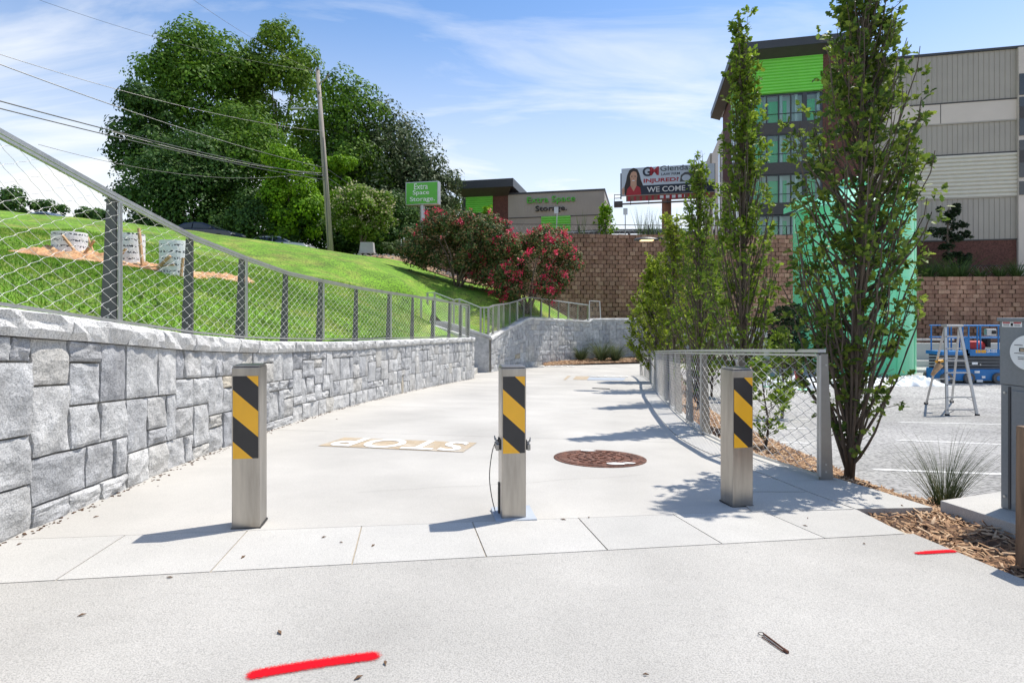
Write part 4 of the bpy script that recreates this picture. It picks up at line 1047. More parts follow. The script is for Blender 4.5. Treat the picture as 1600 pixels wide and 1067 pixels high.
big_tree('dark undergrowth tree between the utility pole and the cream-flowered tree', 590, 300, 80, 400, 48, 't_dark', 14000, .27, npuff=50, gz=4.8)
big_tree('dark bush at the foot of the utility pole', 506, 338, 40, 402, 47, 't_dark', 7000, .25, npuff=30, gz=4.3, cat='bush')
def cream(r, Cc, Dd, zt, zb):
    k = (Cc[:, 2] > zb + (zt - zb) * .42) & (RNG.random(len(Cc)) < .17)
    leaves('blossom', Cc[k] + unit(Dd[k]) * .08, Dd[k], RNG.uniform(.12, .24, k.sum()), 'cream', r)
big_tree('cream-flowered crepe myrtle beside the utility pole', 561, 292, 58, 398, 40, 't_light', 13000, .2, npuff=50, gz=4.75, extra=cream, botf=.25, trunk_mat='bark2')
for i, (px, yt, hw, d) in enumerate([(-30, 270, 48, 92), (14, 282, 34, 90), (60, 302, 30, 95), (104, 314, 26, 92), (140, 318, 26, 96), (172, 326, 24, 90)]):
    big_tree(['tree cut by the left picture edge on the far skyline', 'tallest dark tree of the far left skyline', 'round dark tree second along the far left skyline', 'dark tree above the far fence post gap on the left skyline',
              'low dark tree on the left skyline just left of the first fence post', 'low dark tree on the far skyline behind the first fence post'][i], px, yt, hw, 352, d, 't_dark', 4500, .55, npuff=28, gz=6, group='dark trees on the far left skyline')
# shrubs and hedges near the dirt bank
for i, (px, yt, yb, hw, d) in enumerate([(606, 379, 396, 12, 38.5), (622, 375, 396, 11, 39.5), (640, 377, 396, 12, 38.8), (668, 366, 398, 24, 41)]):
    big_tree(['clipped round green bush left of two others near the block', 'middle green bush behind the dirt bank', 'yellow-green bush beside the pink crepe myrtle', 'loose green bush behind the pink crepe myrtle'][i], px, yt, hw, yb, d, 'shrub', 1800, .12, npuff=14, prf=.35, cat='bush', group='small bushes behind the dirt bank')
def myrt(seed):
    def f(r, Cc, Dd, zt, zb):
        k = RNG.random(len(Cc)) < .5; Cc, Dd = Cc[k], Dd[k]
        cl = Cc[RNG.integers(0, len(Cc), 300 if seed else 90)]
        if seed == 0: cl = cl[(cl[:, 2] > zb + (zt - zb) * .55)]
        P = []; c0 = Cc.mean(0)
        for c in cl:
            o = c - c0; 
            if o[1] > .6 * abs(Cc[:, 1] - c0[1]).max(): continue
            c = c0 + o * 1.05; n = random.randint(12, 36); P.append(c + RNG.normal(0, .085, (n, 3)) * np.array([1, 1, 1.1]))
        P = np.concatenate(P); leaves('blossom', P, rdir(len(P)), RNG.uniform(.08, .16, len(P)), 'pink', r)
    return f
def shrub_multi(label, px, ytop, hw_px, ybase, d, seed, nleaf):
    x = (px - CX) / F * d; zb = H(x, d); zt = Zat(ytop, d); hw = hw_px / F * d
    r = thing('crepe_myrtle', label, 'tree', (x, d, zb))
    cz = (zt + zb + .45) / 2; rz_ = (zt - zb - .45) / 2
    Cc, Dd, PC = puffs_crown((x, d, cz), (hw * .92, hw * .72, rz_ * .92), 95, .62, nleaf, low=-.9, shell=.6)
    leaves('crown', Cc, Dd, RNG.uniform(.08, .16, len(Cc)), 'myrtle', r, nrm=True)
    b = MB()
    for _ in range(11):
        q = PC[random.randrange(len(PC))]; a = random.random() * 6.28; p0 = Vector((x + .18 * math.cos(a), d + .18 * math.sin(a), zb - .1)); qv = Vector(tuple(q)); qv = p0.lerp(qv, .9)
        m_ = p0.lerp(qv, .5) + Vector((-.15 * math.cos(a), 0, .3)); b.tube([p0, m_, qv], [.06, .04, .015], 6)
    b.build('trunk', 'bark2', r, smooth=True); myrt(seed)(r, Cc, Dd, zt, zb); return r
shrub_multi('left crepe myrtle with reddish tips and only a few pink blossoms', 716, 333, 90, 447, 31.5, 0, 32000)
shrub_multi('right crepe myrtle covered in bright pink blossoms beside the block wall', 822, 355, 88, 462, 31.0, 1, 32000)

# lawn blades near the fence
n_ = 220000
bx = RNG.uniform(-16, -2.9, n_); by = 2. + RNG.random(n_) ** 1.4 * 19; k = bx < np.interp(by, WL.p[:, 1], WL.p[:, 0]) - .45
bx, by = bx[k], by[k]; Z = np.concatenate([lawn_z(bx[a:a + 5000], by[a:a + 5000]) for a in range(0, len(bx), 5000)])
vis = (np.abs(bx / by) < 1.05); bx, by, Z = bx[vis], by[vis], Z[vis]
BL = np.array([(-.09, 0, 0), (.09, 0, 0), (.05, .6, .10), (-.0, 1, .32)]); BLF = np.array([(0, 1, 2, 3)])
D = RNG.normal(0, .45, (len(bx), 3)); D[:, 2] = 1
o = leaves('grass', np.c_[bx, by, Z - .01], D, RNG.uniform(.025, .055, len(bx)) * (1 + by * .035), 'blade', None, (BL, BLF), 0); tag(o, kind='stuff')
tag(o, 'short bright green grass blades of the sloping lawn', 'grass')
n_ = 2600; bx = RNG.uniform(-9, -2.9, n_); by = 2.5 + RNG.random(n_) * 14; k = (bx < np.interp(by, WL.p[:, 1], WL.p[:, 0]) - .45) & (np.sin(bx * 2.1) * np.cos(by * 1.7) > .1)
bx, by = bx[k], by[k]; Z = lawn_z(bx, by); D = RNG.normal(0, 1, (len(bx), 3)); D[:, 2] = .5
o = leaves('weeds', np.c_[bx, by, Z + .015], D, RNG.uniform(.04, .09, len(bx)), 'weed', None, (OVL if False else RH, RHF), .8); tag(o, 'darker broad-leaved weeds scattered through the lawn behind the left fence', 'weeds', kind='stuff')
# weeds on the dirt bank and wall top
def tuft(label, x, y, z, n, hgt, spread, mat, name='ornamental_grass', cat='plant', group=None, wid=.012, curve=.35):
    b = MB(); r = thing(name, label, cat, (x, y, z), group); V = []; Fq = []
    for k in range(n):
        a = random.random() * 6.283; tl = abs(random.gauss(0, spread)); h_ = hgt * random.uniform(.45, 1.1); p = np.array([x + .05 * math.cos(a) * hgt * 2 * random.random(), y + .05 * math.sin(a) * hgt * 2 * random.random(), z])
        dr = np.array([math.cos(a), math.sin(a), 0]); sd_ = np.array([-math.sin(a + .8), math.cos(a + .8), 0]) * wid / 2
        for j in range(5):
            t = j / 4; q = p + dr * h_ * (math.sin(tl) * t + curve * t * t * random.uniform(.85, 1.1)) + np.array([0, 0, h_ * (math.cos(tl) * t - curve * .35 * t ** 3)]); wv = sd_ * (1 - t * .92)
            V += [q - wv, q + wv]
        o_ = k * 10
        for j in range(4): Fq.append((o_ + 2 * j, o_ + 2 * j + 1, o_ + 2 * j + 3, o_ + 2 * j + 2))
    link('blades', mesh_np('blades', V, Fq), mat, r); return r
gx, gy = (1475 - CX) / F * 4.35, 4.35
tuft('wispy ornamental grass clump in the mulch left of the grey cabinet', gx, gy, -.29, 300, .66, .30, 'ograss', wid=.0045, curve=.28)
for i, px in enumerate((908, 940, 962, 1003)):
    tuft(['leftmost grass clump at the foot of the far stone wall', 'tallest grass clump at the foot of the far stone wall', 'grass clump right of the tallest one by the far stone wall', 'grass clump by the far wall just left of the low fence end'][i],
         (px - CX) / F * 32.6, 32.6, -1.56, 380, [.95, 1.35, 1.1, .85][i], .5, 'ograss', group='grass clumps at the far stone wall', wid=.035)

# ------------------------------------------------------------------ columnar street trees
def columnar(label, x, y, zb, H_, R_, nb, leaf, mat, perbranch=34, low=.06, trunk_r=.035, lean=.0, mid=.45, tmpl=(LOB, LOBF), group='columnar trees in the bed along the right fence', gaps=.0, spur=5, taper=.85):
    r = thing('columnar_oak', label, 'tree', (x, y, zb), group)
    b = MB(); N_ = 10; P = []
    for i in range(N_ + 1):
        t = i / N_; P.append(Vector((x + .04 * math.sin(t * 5) + lean * t, y + .03 * math.cos(t * 4), zb - .1 + H_ * t)))
    b.tube(P, [trunk_r * (1 - .93 * i / N_) + .004 for i in range(N_ + 1)], 8)
    C_ = []; D_ = []
    for k in range(nb):
        t = low + (1 - low) * (k / nb) ** .95; z0 = zb + H_ * t * .94
        prof = math.sin(min(1, (t + .30) / (mid + .30)) * math.pi / 2) if t < mid else max(.10, 1 - ((t - mid) / (1 - mid)) ** taper * .9)
        out = R_ * prof * random.uniform(.55, 1.12); a = random.random() * 6.283
        ln = H_ * .30 * random.uniform(.6, 1.2) * (1 - .45 * t)
        p = np.array([x + lean * t + .0, y, z0]); dr = np.array([math.cos(a), math.sin(a), 0]); pts = []
        m_ = 6
        for j in range(m_ + 1):
            u = j / m_; pts.append(p + dr * out * (1 - (1 - u) ** 1.5) + np.array([0, 0, ln * u ** 1.1]) + RNG.normal(0, .012, 3) * u)
        rr = trunk_r * .33 * (1 - t * .6)
        b.tube([Vector(tuple(q)) for q in pts], [rr * (1 - .8 * j / m_) + .0012 for j in range(m_ + 1)], 5, cap=False)
        for q_ in range(spur):                 # side spurs that carry the leaf clusters
            u = random.uniform(.04 if t < .3 else .12, 1.0); i0 = min(m_ - 1, int(u * m_)); c = pts[i0] + (pts[i0 + 1] - pts[i0]) * (u * m_ - i0)
            a2 = a + random.gauss(0, 1.1); sl = random.uniform(.04, .17) * (R_ / .6); e = c + np.array([math.cos(a2), math.sin(a2), random.uniform(.2, 1.3)]) * sl
            if random.random() < .6: b.tube([Vector(tuple(c)), Vector(tuple(e))], [.003, .0015], 4, cap=False)
            n = int(perbranch / spur * random.uniform(.5, 1.5) * (1 + .25 * (u > .8)))
            if random.random() < gaps + (.22 * max(0, t - .45) / .55 if R_ < .6 and leaf < .07 else 0): continue
            for _ in range(n):
                tt = random.random() ** .6; c2 = c + (e - c) * tt; C_.append(c2 + RNG.normal(0, .012, 3)); D_.append((e - c) / (np.linalg.norm(e - c) + 1e-6) * .5 + RNG.normal(0, .75, 3))
    b.build('trunk', 'bark', r, smooth=True)
    C_ = np.array(C_); D_ = np.array(D_)
    leaves('leaves', C_, D_, RNG.uniform(.6, 1.25, len(C_)) * leaf, mat, r, tmpl, upb=.6); return r
def tree_at(px, d): return (px - CX) / F * d, d
x, y = tree_at(1328, 5.0)
t1 = columnar('largest dark green columnar oak, nearest, right of the low fence end', x, y, -.27, 4.35, .59, 200, .066, 'oak', perbranch=50, trunk_r=.042, lean=.14, mid=.30, gaps=.10, low=.02, spur=7, taper=1.5)
# basal stems of the near tree
b = MB()
for k in range(8):
    a = random.random() * 6.283; h_ = random.uniform(.9, 1.9); o_ = random.uniform(.15, .42)
    b.tube([(x, y, -.25), (x + o_ * .5 * math.cos(a), y + o_ * .5 * math.sin(a), -.25 + h_ * .4), (x + o_ * math.cos(a), y + o_ * math.sin(a), -.25 + h_)], [.016, .011, .004], 5)
b.build('stem', 'bark', t1, smooth=True)
x, y = tree_at(1160, 8.2)
columnar('slender columnar oak whose tip rises above the storage building, second from the right', x, y, -.75, 5.65, .52, 160, .075, 'oak3', perbranch=44, trunk_r=.045, mid=.28, gaps=.15, tmpl=(LOB, LOBF))
x, y = tree_at(1092, 11.6)
columnar('thin columnar oak with a ragged tip, third from the right', x, y, -.95, 5.0, .62, 150, .085, 'oak3', perbranch=38, trunk_r=.045, mid=.25, gaps=.18, tmpl=(OVL, OVF))
x, y = tree_at(1052, 15.2)
columnar('yellow-green young tree just right of the lamp post', x, y, -1.1, 4.5, .95, 170, .10, 'oak2', perbranch=42, mid=.3, gaps=.25, tmpl=(OVL, OVF))
x, y = tree_at(1024, 19.5)
columnar('yellow-green bushy young tree left of the lamp post', x, y, -1.3, 4.0, .98, 210, .12, 'oak2', perbranch=46, mid=.3, gaps=.1, tmpl=(OVL, OVF))
x, y = tree_at(1112, 17)
columnar('green young tree half hidden behind the slender columnar oak', x, y, -1.25, 4.2, 1.0, 160, .12, 'oak3', perbranch=38, mid=.3, gaps=.2, tmpl=(OVL, OVF))
x, y = tree_at(1222, 13)
columnar('low leafy sapling behind the low fence, between the two tallest oaks', x, y, -1.2, 1.9, .5, 40, .11, 'oak3', perbranch=26, mid=.5, gaps=.2, tmpl=(OVL, OVF), group='saplings beside the parking lot')
x, y = tree_at(1195, 6.6)
columnar('small leafy shoots low behind the rightmost bollard and the fence mesh', x, y, -.35, .95, .34, 22, .075, 'oak3', perbranch=26, mid=.5, gaps=.2, trunk_r=.015, group='saplings beside the parking lot')
x, y = tree_at(1236, 22)
r = thing('pine_bush', 'dark young pine between the columnar oaks before the block wall', 'bush', (x, y, -1.3))
Cc, Dd, PC = puffs_crown((x, y, .25), (.65, .6, 1.4), 30, .35, 5000); leaves('crown', Cc, Dd, .12, 'pine', r); limbs(r, (x, y, -1.4), PC, .05)
# saplings and weeds on top of the block wall
x, y = tree_at(946, 39.6); columnar('small bright green tree on top of the block wall', x, y, 6.2, 2.3, .75, 46, .2, 'vine', perbranch=26, mid=.3, trunk_r=.04, tmpl=(OVL, OVF), group='saplings on the block wall')
x, y = tree_at(760, 39.5); columnar('yellow-green weedy sapling behind the left crepe myrtle', x, y, 5.0, 3.2, .9, 46, .2, 'vine', perbranch=24, mid=.3, trunk_r=.04, tmpl=(OVL, OVF), group='saplings on the block wall')
for i, px in enumerate((1002, 1012, 1020, 1030, 908, 1056)):
    x, y = tree_at(px, 39.8); tuft(['thin reedy weed left of the billboard post', 'second thin reedy weed below the billboard', 'third thin reedy weed below the billboard', 'reedy weed nearest the billboard post', 'thin weed in front of the small storage building', 'reedy weed right of the billboard post'][i], x, y, 6.25, 22, 2.3, .12, 'weed', 'weed', 'plant', 'weeds on the block wall', wid=.05, curve=.08)
for i, px in enumerate((1452, 1478, 1500, 1532, 1562, 1590, 1425)):
    x, y = tree_at(px, 38.6 if px < 1520 else 38.2); zt = [2.0, 1.7, 2.1, 1.0, 1.3, 1.6, 1.6][i]
    tuft(['tall weed left of the trained pine', 'tall weed at the pine trunk', 'tall weed right of the trained pine', 'drooping weed hanging over the block wall', 'yellowish weed before the brick base', 'weed at the right edge above the block wall', 'weed beside the near oak crown above the wall'][i], x, y, 3.4, 150, zt, .45, 'weed', 'weed', 'plant', 'weeds above the right block wall', wid=.06)
# trained pine
x, y = tree_at(1482, 39.5); r = thing('pine_tree', 'dark trained pine with layered pads above the block wall', 'tree', (x, y, 3.4))
Cs = []; Ds = []
b = MB(); b.tube([(x, y, 3.3), (x + .1, y, 5), (x - .1, y, 6.5), (x + .05, y, 8.6)], [.12, .09, .07, .03], 7)
for (dx, z, rx, rz_, n) in ((0, 8.35, .72, .62, 1800), (-.95, 6.75, .55, .30, 900), (.55, 7.2, .5, .22, 800), (1.0, 6.55, .75, .26, 1200), (.1, 6.4, .5, .4, 900), (-.05, 5.4, .55, .5, 1300), (.5, 4.8, .6, .6, 1200), (1.1, 4.9, .5, .4, 900), (0, 7.6, .3, .3, 500)):
    Cc, Dd, PC = puffs_crown((x + dx, y, z), (rx, .6, rz_), 12, .2, n); Cs.append(Cc); Ds.append(Dd); b.tube([(x, y, z - .3), (x + dx, y, z)], [.05, .02], 5)
leaves('crown', np.concatenate(Cs), np.concatenate(Ds), .13, 'pine', r); b.build('trunk', 'bark', r)

# ------------------------------------------------------------------ dirt mounds on the lawn with wrapped tubes
def mound(name, label, cen, rx, ry, h_, mat, group=None, seed=0):
    x0, y0 = cen; v = []; f = []; nr, na = 22, 90
    for i in range(nr + 1):
        u = i / nr
        for k in range(na):
            a = 6.283 * k / na; w_ = 1 + .28 * noise.noise(Vector((math.cos(a) * 1.6, math.sin(a) * 1.6, seed)))
            x = x0 + rx * u * w_ * math.cos(a); y = y0 + ry * u * w_ * math.sin(a)
            z = H(x, y) + h_ * (1 - u ** 2) * (1 + .6 * noise.noise(Vector((x * 2, y * 2, seed)))) + .10 * noise.noise(Vector((x * 6, y * 6, 1))) + .05 * noise.noise(Vector((x * 15, y * 15, 4))) * (1 - u ** 6) - .05 * (u > .97) + .025; v.append((x, y, z))
    for i in range(nr):
        for k in range(na): f.append((i * na + k, i * na + (k + 1) % na, (i + 1) * na + (k + 1) % na, (i + 1) * na + k))
    o = MB().add(v, f).build(name, mat, smooth=True); return tag(o, label, 'dirt', group)
def wp(px, py, d): x, y = (px - CX) / F * d, d; return x, y
mound('dirt_mound', 'long orange clay mound around the left wrapped tube', wp(118, 0, 14.6), 1.55, 1.1, .22, 'dirt', seed=3)
mound('dirt_mound', 'orange clay mound between the middle and right wrapped tubes', wp(245, 0, 14.0), 1.35, .9, .12, 'dirt', seed=8)
mound('dirt_mound', 'small patch of orange clay right of the fence post', wp(345, 0, 16), .8, 1.3, .04, 'dirt', seed=5)
def wtube(label, px, ytop, wpx, d, hgt, slant=0.):
    x = (px - CX) / F * d; r_ = wpx / F * d / 2; zt = Zat(ytop, d); r = thing('wrapped_tube', label, 'tube', (x, d, zt - hgt), 'white wrapped forming tubes in the clay')
    b = MB(); n = 28; b.lathe((0, 0, 0), [(r_, 0), (r_ * 1.01, hgt * .3), (r_, hgt * .6), (r_ * 1.015, hgt * .85), (r_, hgt)], n); b.build('wrap', 'print', r, local=True, smooth=False)
    b = MB(); b.lathe((0, 0, 0), [(r_ * .9, hgt - .02), (r_ * .9, hgt + .004)], n); b.build('inner_core', 'stick', r, local=True)
    return r
wtube('short white printed tube half buried on the left', 109, 364, 46, 14.6, .75)
wtube('middle white printed tube behind the first fence post', 200, 366, 46, 13.9, 1.15)
wtube('right white printed tube between two fence posts', 273, 377, 42, 13.3, 1.1)
def stick(label, p, q, d, r_=.032, d2=None):
    a = Vector(W(*p, d)); b_2 = Vector(W(*q, d2 or d)); tag(MB().beam(a, b_2, r_ * 2, r_ * 1.3).build('wooden_stake', 'stick'), label, 'stake', 'wooden stakes among the tubes')
stick('stake leaning against the left tube', (97, 367), (116, 391), 14.1)
stick('stake on the right side of the left tube', (147, 376), (132, 396), 14.3, .03)
stick('tall upright stake right of the middle tube', (217, 357), (223, 420), 13.5, .035)
stick('short broken stake at the fence post', (197, 389), (185, 402), 13.4, .03)
stick('stake leaning in front of the right tube', (266, 400), (246, 419), 12.9, .035)
stick('upright stake before the right tube', (286, 403), (283, 432), 12.9, .03)
stick('stake standing behind the right tube', (292, 374), (295, 396), 13.5, .03)
stick('thin dark branch lying between the tubes', (207, 420), (272, 414), 13.0, .016)
stick('thin dark branch crossing the other one', (225, 423), (262, 432), 12.9, .012)
stick('stub of wood behind the left tube', (137, 370), (146, 395), 14.9, .025)
# brown dirt bank below the grove with stones
def bank():
    v = []; f = []; P0 = [(545, 37.2), (575, 37), (605, 36.6), (635, 36.), (665, 35.2), (700, 34.6), (740, 34.4), (790, 34.6), (850, 35.6)]; n = 8
    for px, d in P0:
        x0 = (px - CX) / F * d
        for j in range(n + 1):
            y = d + j / n * (2.4 if px < 760 else 1.6); x = x0 * (1 + (y - d) / d); z = H(x, y) + .06 + .35 * math.sin(math.pi * min(1, j / n)) * max(0, 1 - abs(px - 620) / 90) + .06 * noise.noise(Vector((x * 2, y * 2, 5))); v.append((x, y, z))
    for i in range(len(P0) - 1):
        for j in range(n): k = i * (n + 1) + j; f.append((k, k + n + 1, k + n + 2, k + 1))
    tag(MB().add(v, f).build('dirt_bank', 'browndirt', smooth=True), 'brown bare dirt bank above the lawn, below the green pole sign', 'dirt')
    V = MB()
    for k in range(240):
        px = random.uniform(548, 720); d = np.interp(px, [545, 635, 720], [37.2, 36, 34.5]) + random.uniform(0, 2.); x = (px - CX) / F * d; z = H(x, d) + .12 + .3 * max(0, 1 - abs(px - 620) / 90) * random.random(); s_ = random.uniform(.03, .10)
        V.box((x, d, z), (s_ * 1.6, s_, s_ * .8), rz=random.random() * 3)
    tag(V.build('rubble', 'pipe'), 'pale rubble stones scattered over the brown dirt bank', 'rubble', kind='stuff')
bank()
x, y, z = W(574, 394, 38); r = thing('concrete_block', 'grey tapered concrete block standing beside the cream-flowered tree', 'block', (x, y, z))
MB().box((x, y, z + .30), (.95, .5, .66), taper=.88).build('body', 'pipe', r, bevel=.02); MB().box((x, y, z - .05), (1.02, .6, .10)).build('base', 'pipe', r)
for i, (px, yt, yb) in enumerate(((631, 370, 385), (627, 374, 385))):
    a = W(px, yt, 38.2); b_2 = W(px, yb, 38.2); tag(MB().tube([a, b_2], .035, 8).build('marker_post', 'white'), ['taller white marker post among the bushes', 'shorter white marker stub among the bushes'][i], 'post')

# ------------------------------------------------------------------ cars on the hill road
def car(label, px, py_roof, d, paint, wagon=False, rz=0., scale=1.):
    x = (px - CX) / F * d; z = Zat(py_roof, d) - 1.45; r = thing('parked_car', label, 'car', (x, d, z), rz=rz)
    # side profile x along car
    if wagon: body = [(-2.2, .35), (-2.3, .8), (-2.2, 1.0), (-2.0, 1.02), (1.0, 1.0), (2.0, .88), (2.3, .65), (2.3, .3)]; cab = [(-2.15, 1.0), (-1.85, 1.42), (-.9, 1.48), (.1, 1.45), (1.05, 1.0)]; win = [(-1.95, 1.02), (-1.72, 1.34), (-.9, 1.39), (.05, 1.37), (.85, 1.02)]
    else: body = [(-2.3, .35), (-2.35, .85), (-2.2, 1.0), (-1.6, 1.02), (1.1, .95), (2.1, .80), (2.35, .6), (2.3, .3)]; cab = [(-1.9, 1.0), (-1.1, 1.38), (-.4, 1.45), (.2, 1.40), (1.25, .95)]; win = [(-1.6, 1.01), (-1.0, 1.30), (-.4, 1.37), (.15, 1.32), (1.0, .97)]
    MB().prism([(a, -.88, b) for a, b in body], (0, 1.76, 0)).build('body', paint, r, local=True, bevel=.05)
    m = MB(); n = len(cab); vs = [(a, -.80 + .12 * (b > 1.2), b) for a, b in cab] + [(a, .80 - .12 * (b > 1.2), b) for a, b in cab]
    m.add(vs, [tuple(range(n)), tuple(range(n, 2 * n))[::-1]] + [(i, i + n, (i + 1) % n + n, (i + 1) % n) for i in range(n)]); m.build('cabin', paint, r, local=True, bevel=.03)
    mid = -.42
    for A in ((lambda p: p[0] <= mid), (lambda p: p[0] >= mid)):
        P = [p for p in win if A(p)]; t_ = [(mid + (-.04 if P[0][0] < mid else .04), 1.38), (mid + (-.04 if P[0][0] < mid else .04), 1.02)]
        Q_ = (P + t_) if P[0][0] < mid else ([t_[1], t_[0]] + P)
        for sgn in (-1, 1):
            vs = [(a, sgn * (.825 - .12 * max(0, (b - 1.0) / .4)), b) for a, b in Q_]; MB().prism(vs, (0, .015 * sgn, 0)).build('side_window', 'glassdark', r, local=True)
    MB().add([(cab[-2][0] + .03, -.62, cab[-2][1]), (cab[-2][0] + .03, .62, cab[-2][1]), (cab[-1][0] + .02, .72, cab[-1][1] + .03), (cab[-1][0] + .02, -.72, cab[-1][1] + .03)], [(0, 1, 2, 3)]).build('windscreen', 'glassdark', r, local=True)
    for wx in (-1.45, 1.42):
        for sy in (-.8, .8):
            w_ = MB(); w_.tube([(wx, sy - .1, .32), (wx, sy + .1, .32)], .32, 18); t_ = w_.build('wheel', 'rubber', r, local=True)
            MB().tube([(wx, sy - .105, .32), (wx, sy + .105, .32)], .19, 12).build('rim', 'alu', t_, local=True)
    for sy in (-.92, .92): MB().box((.95, sy, 1.02), (.14, .14, .12)).build('mirror', paint, r, local=True, bevel=.02)
    if wagon:
        for sy in (-.55, .55): MB().tube([(-1.7, sy, 1.47), (-1.5, sy, 1.53), (-.2, sy, 1.52), (0, sy, 1.46)], .02, 6).build('roof_rail', 'alu', r, local=True)
    MB().box((2.28, -.6, .62), (.08, .35, .12)).build('headlight', 'alu', r, local=True); MB().box((2.28, .6, .62), (.08, .35, .12)).build('headlight', 'alu', r, local=True)
car('dark blue sedan half hidden behind the crest of the lawn', 322, 349, 38, 'carblue', rz=R(-6))
car('silver wagon with roof rails behind the crest of the lawn', 442, 371, 43, 'carwhite', True, rz=R(-5))
car('pale car whose roof just shows over the lawn at the far left', 82, 333, 46, 'carwhite', rz=R(-4))

# ------------------------------------------------------------------ utility pole, wires
x, y, z = W(517, 392, 35); top = W(496, 110, 35)
up = thing('utility_pole', 'tall leaning grey wooden utility pole with a street lamp arm', 'utility pole', (x, y, z))
MB().tube([(x, y, z - .3), (x + (top[0] - x) * .5, y, (z + top[2]) / 2), top], [.19, .16, .12], 12).build('pole', 'polewood', up, smooth=True)
arm = MB().tube([W(499, 171, 35), W(485, 169, 34.9), W(468, 169.5, 34.8)], .035, 7).build('lamp_arm', 'alu', up)
a = W(463, 170.2, 34.8); MB().box(a, (.62, .25, .12)).build('lamp_head', 'alu', arm, bevel=.03)
MB().tube([W(498, 132, 35), W(512, 121, 34.6)], .04, 6).build('cross_arm', 'polewood', up)
for px, py in ((513, 119), (496, 108), (498, 145)): MB().lathe(W(px, py, 34.7), [(.04, -.1), (.09, 0), (.05, .1)], 8).build('insulator', 'liftgrey', up)
MB().tube([W(505, 215, 34.8), W(513, 385, 34.8)], .022, 6).build('conduit', 'liftgrey', up)
def wire(label, a, b, sag, r_, n=22):
    A = Vector(W(*a)); B = Vector(W(*b)); P = []
    for i in range(n + 1):
        t = i / n; p = A.lerp(B, t); p.z -= sag * 4 * t * (1 - t); P.append(p)
    tag(MB().tube(P, r_, 6).build('power_line', 'cable'), label, 'wire', 'overhead wires')
wire('uppermost thin wire crossing the sky from the top left corner', (-60, -45, 24), (497, 112, 34.7), .6, 0.0075)
wire('high thin wire running to the pole top from the upper frame edge', (285, -12, 26), (512, 120, 34.6), .3, 0.0075)
wire('medium wire entering at the left frame edge, upper of two close ones', (-120, 46, 18), (503, 205, 34.8), .5, 0.0112)
wire('medium wire entering at the left frame edge, lower of two close ones', (-120, 55, 18), (505, 262, 34.8), .35, 0.0169)
wire('thick black cable in the middle of the wires on the left', (-120, 125, 14), (506, 275, 34.8), .25, 0.0187)
wire('thick black cable just below its twin on the left', (-120, 139, 14), (507, 281, 34.8), .2, 0.0175)
wire('twisted service cable joining the thick cables near the trees', (175, 206, 24), (505, 271, 34.8), .3, 0.0150)
wire('lowest thin drooping wire left of the pole', (60, 226, 20), (490, 268, 34.8), .75, 0.0094)
wire('upper cable running down right behind the pole sign', (508, 262, 34.9), (700, 372, 72), .5, 0.0187)
wire('middle cable running down right behind the pole sign', (509, 276, 34.9), (690, 376, 72), .5, 0.0244)
wire('lower cable running down right behind the pole sign', (510, 285, 34.9), (668, 382, 72), .5, 0.0187)
wire('thin high wire running right from the pole over the trees', (512, 122, 34.8), (760, 330, 95), 1.2, 0.0112)

# ------------------------------------------------------------------ green pole sign
d = 41; x0, _, zt = W(632, 284, d); x1 = W(686, 0, d)[0]; zb = Zat(320, d)
ps = thing('pole_sign', 'green storage sign with white lettering on a grey pole above the myrtles', 'sign', ((x0 + x1) / 2, d, 5))
cxs, czs = (x0 + x1) / 2, (zt + zb) / 2; wd, hh = (x1 - x0), (zt - zb)
ang = R(-12); m = Matrix.Translation((cxs, d, czs)) @ Matrix.Rotation(ang, 4, 'Z') @ Matrix.Rotation(R(90), 4, 'X')
def mbox(b, c, s): 
    v0 = len(b.v); b.box(c, s); b.v[v0:] = [tuple(m @ Vector(v)) for v in b.v[v0:]]; return b
mbox(MB(), (0, 0, -.28), (wd, hh, .55)).build('cabinet', 'alu', ps, bevel=.02)
mbox(MB(), (0, 0, .01), (wd - .14, hh - .14, .03)).build('sign_face', 'greensign', ps)
for k, (t_, wf) in enumerate((('Extra', .42), ('Space', .50), ('Storage.', .76))):
    put_text('lettering', t_, wd * wf, hh * .25, .02, 'letwhite', m @ Matrix.Translation((-.05 if k < 2 else .05, hh * (.29 - .285 * k), .035)), ps, off=.004)
MB().tube([(cxs, d + .25, 3.5), (cxs, d + .25, zb)], .19, 12).build('pole', 'alu', ps)

# ------------------------------------------------------------------ buildings: shared frame turned 13 degrees
UX = Vector((math.cos(R(-13)), math.sin(R(-13)), 0)); VX = Vector((-UX.y, UX.x, 0))
class Fac:
    def __init__(s, px, d): s.o = Vector(((px - CX) / F * d, d, 0))
    def s(s, px):
        X = (px - CX) / F; return (X * s.o.y - s.o.x) / (UX.x - X * UX.y)
    def t(s, px):
        X = (px - CX) / F; return (X * s.o.y - s.o.x) / (VX.x - X * VX.y)
    def z(s, px, py): q = s.o + UX * s.s(px); return Zat(py, q.y)
    def P(s, u, v, z): q = s.o + UX * u + VX * v; return Vector((q.x, q.y, z))
    def box(s, b, u0, u1, v0, v1, z0, z1):
        c = [s.P(u, v, z) for z in (z0, z1) for (u, v) in ((u0, v0), (u1, v0), (u1, v1), (u0, v1))]
        return b.add(c, [(3, 2, 1, 0), (4, 5, 6, 7), (0, 1, 5, 4), (1, 2, 6, 5), (2, 3, 7, 6), (3, 0, 4, 7)])
    def M(s, u, v, z):
        m_ = Matrix.Identity(4)
        for i, c in enumerate((UX, Vector((0, 0, 1)), -VX)):
            for j in range(3): m_[j][i] = c[j]
        m_.translation = s.P(u, v, z); return m_
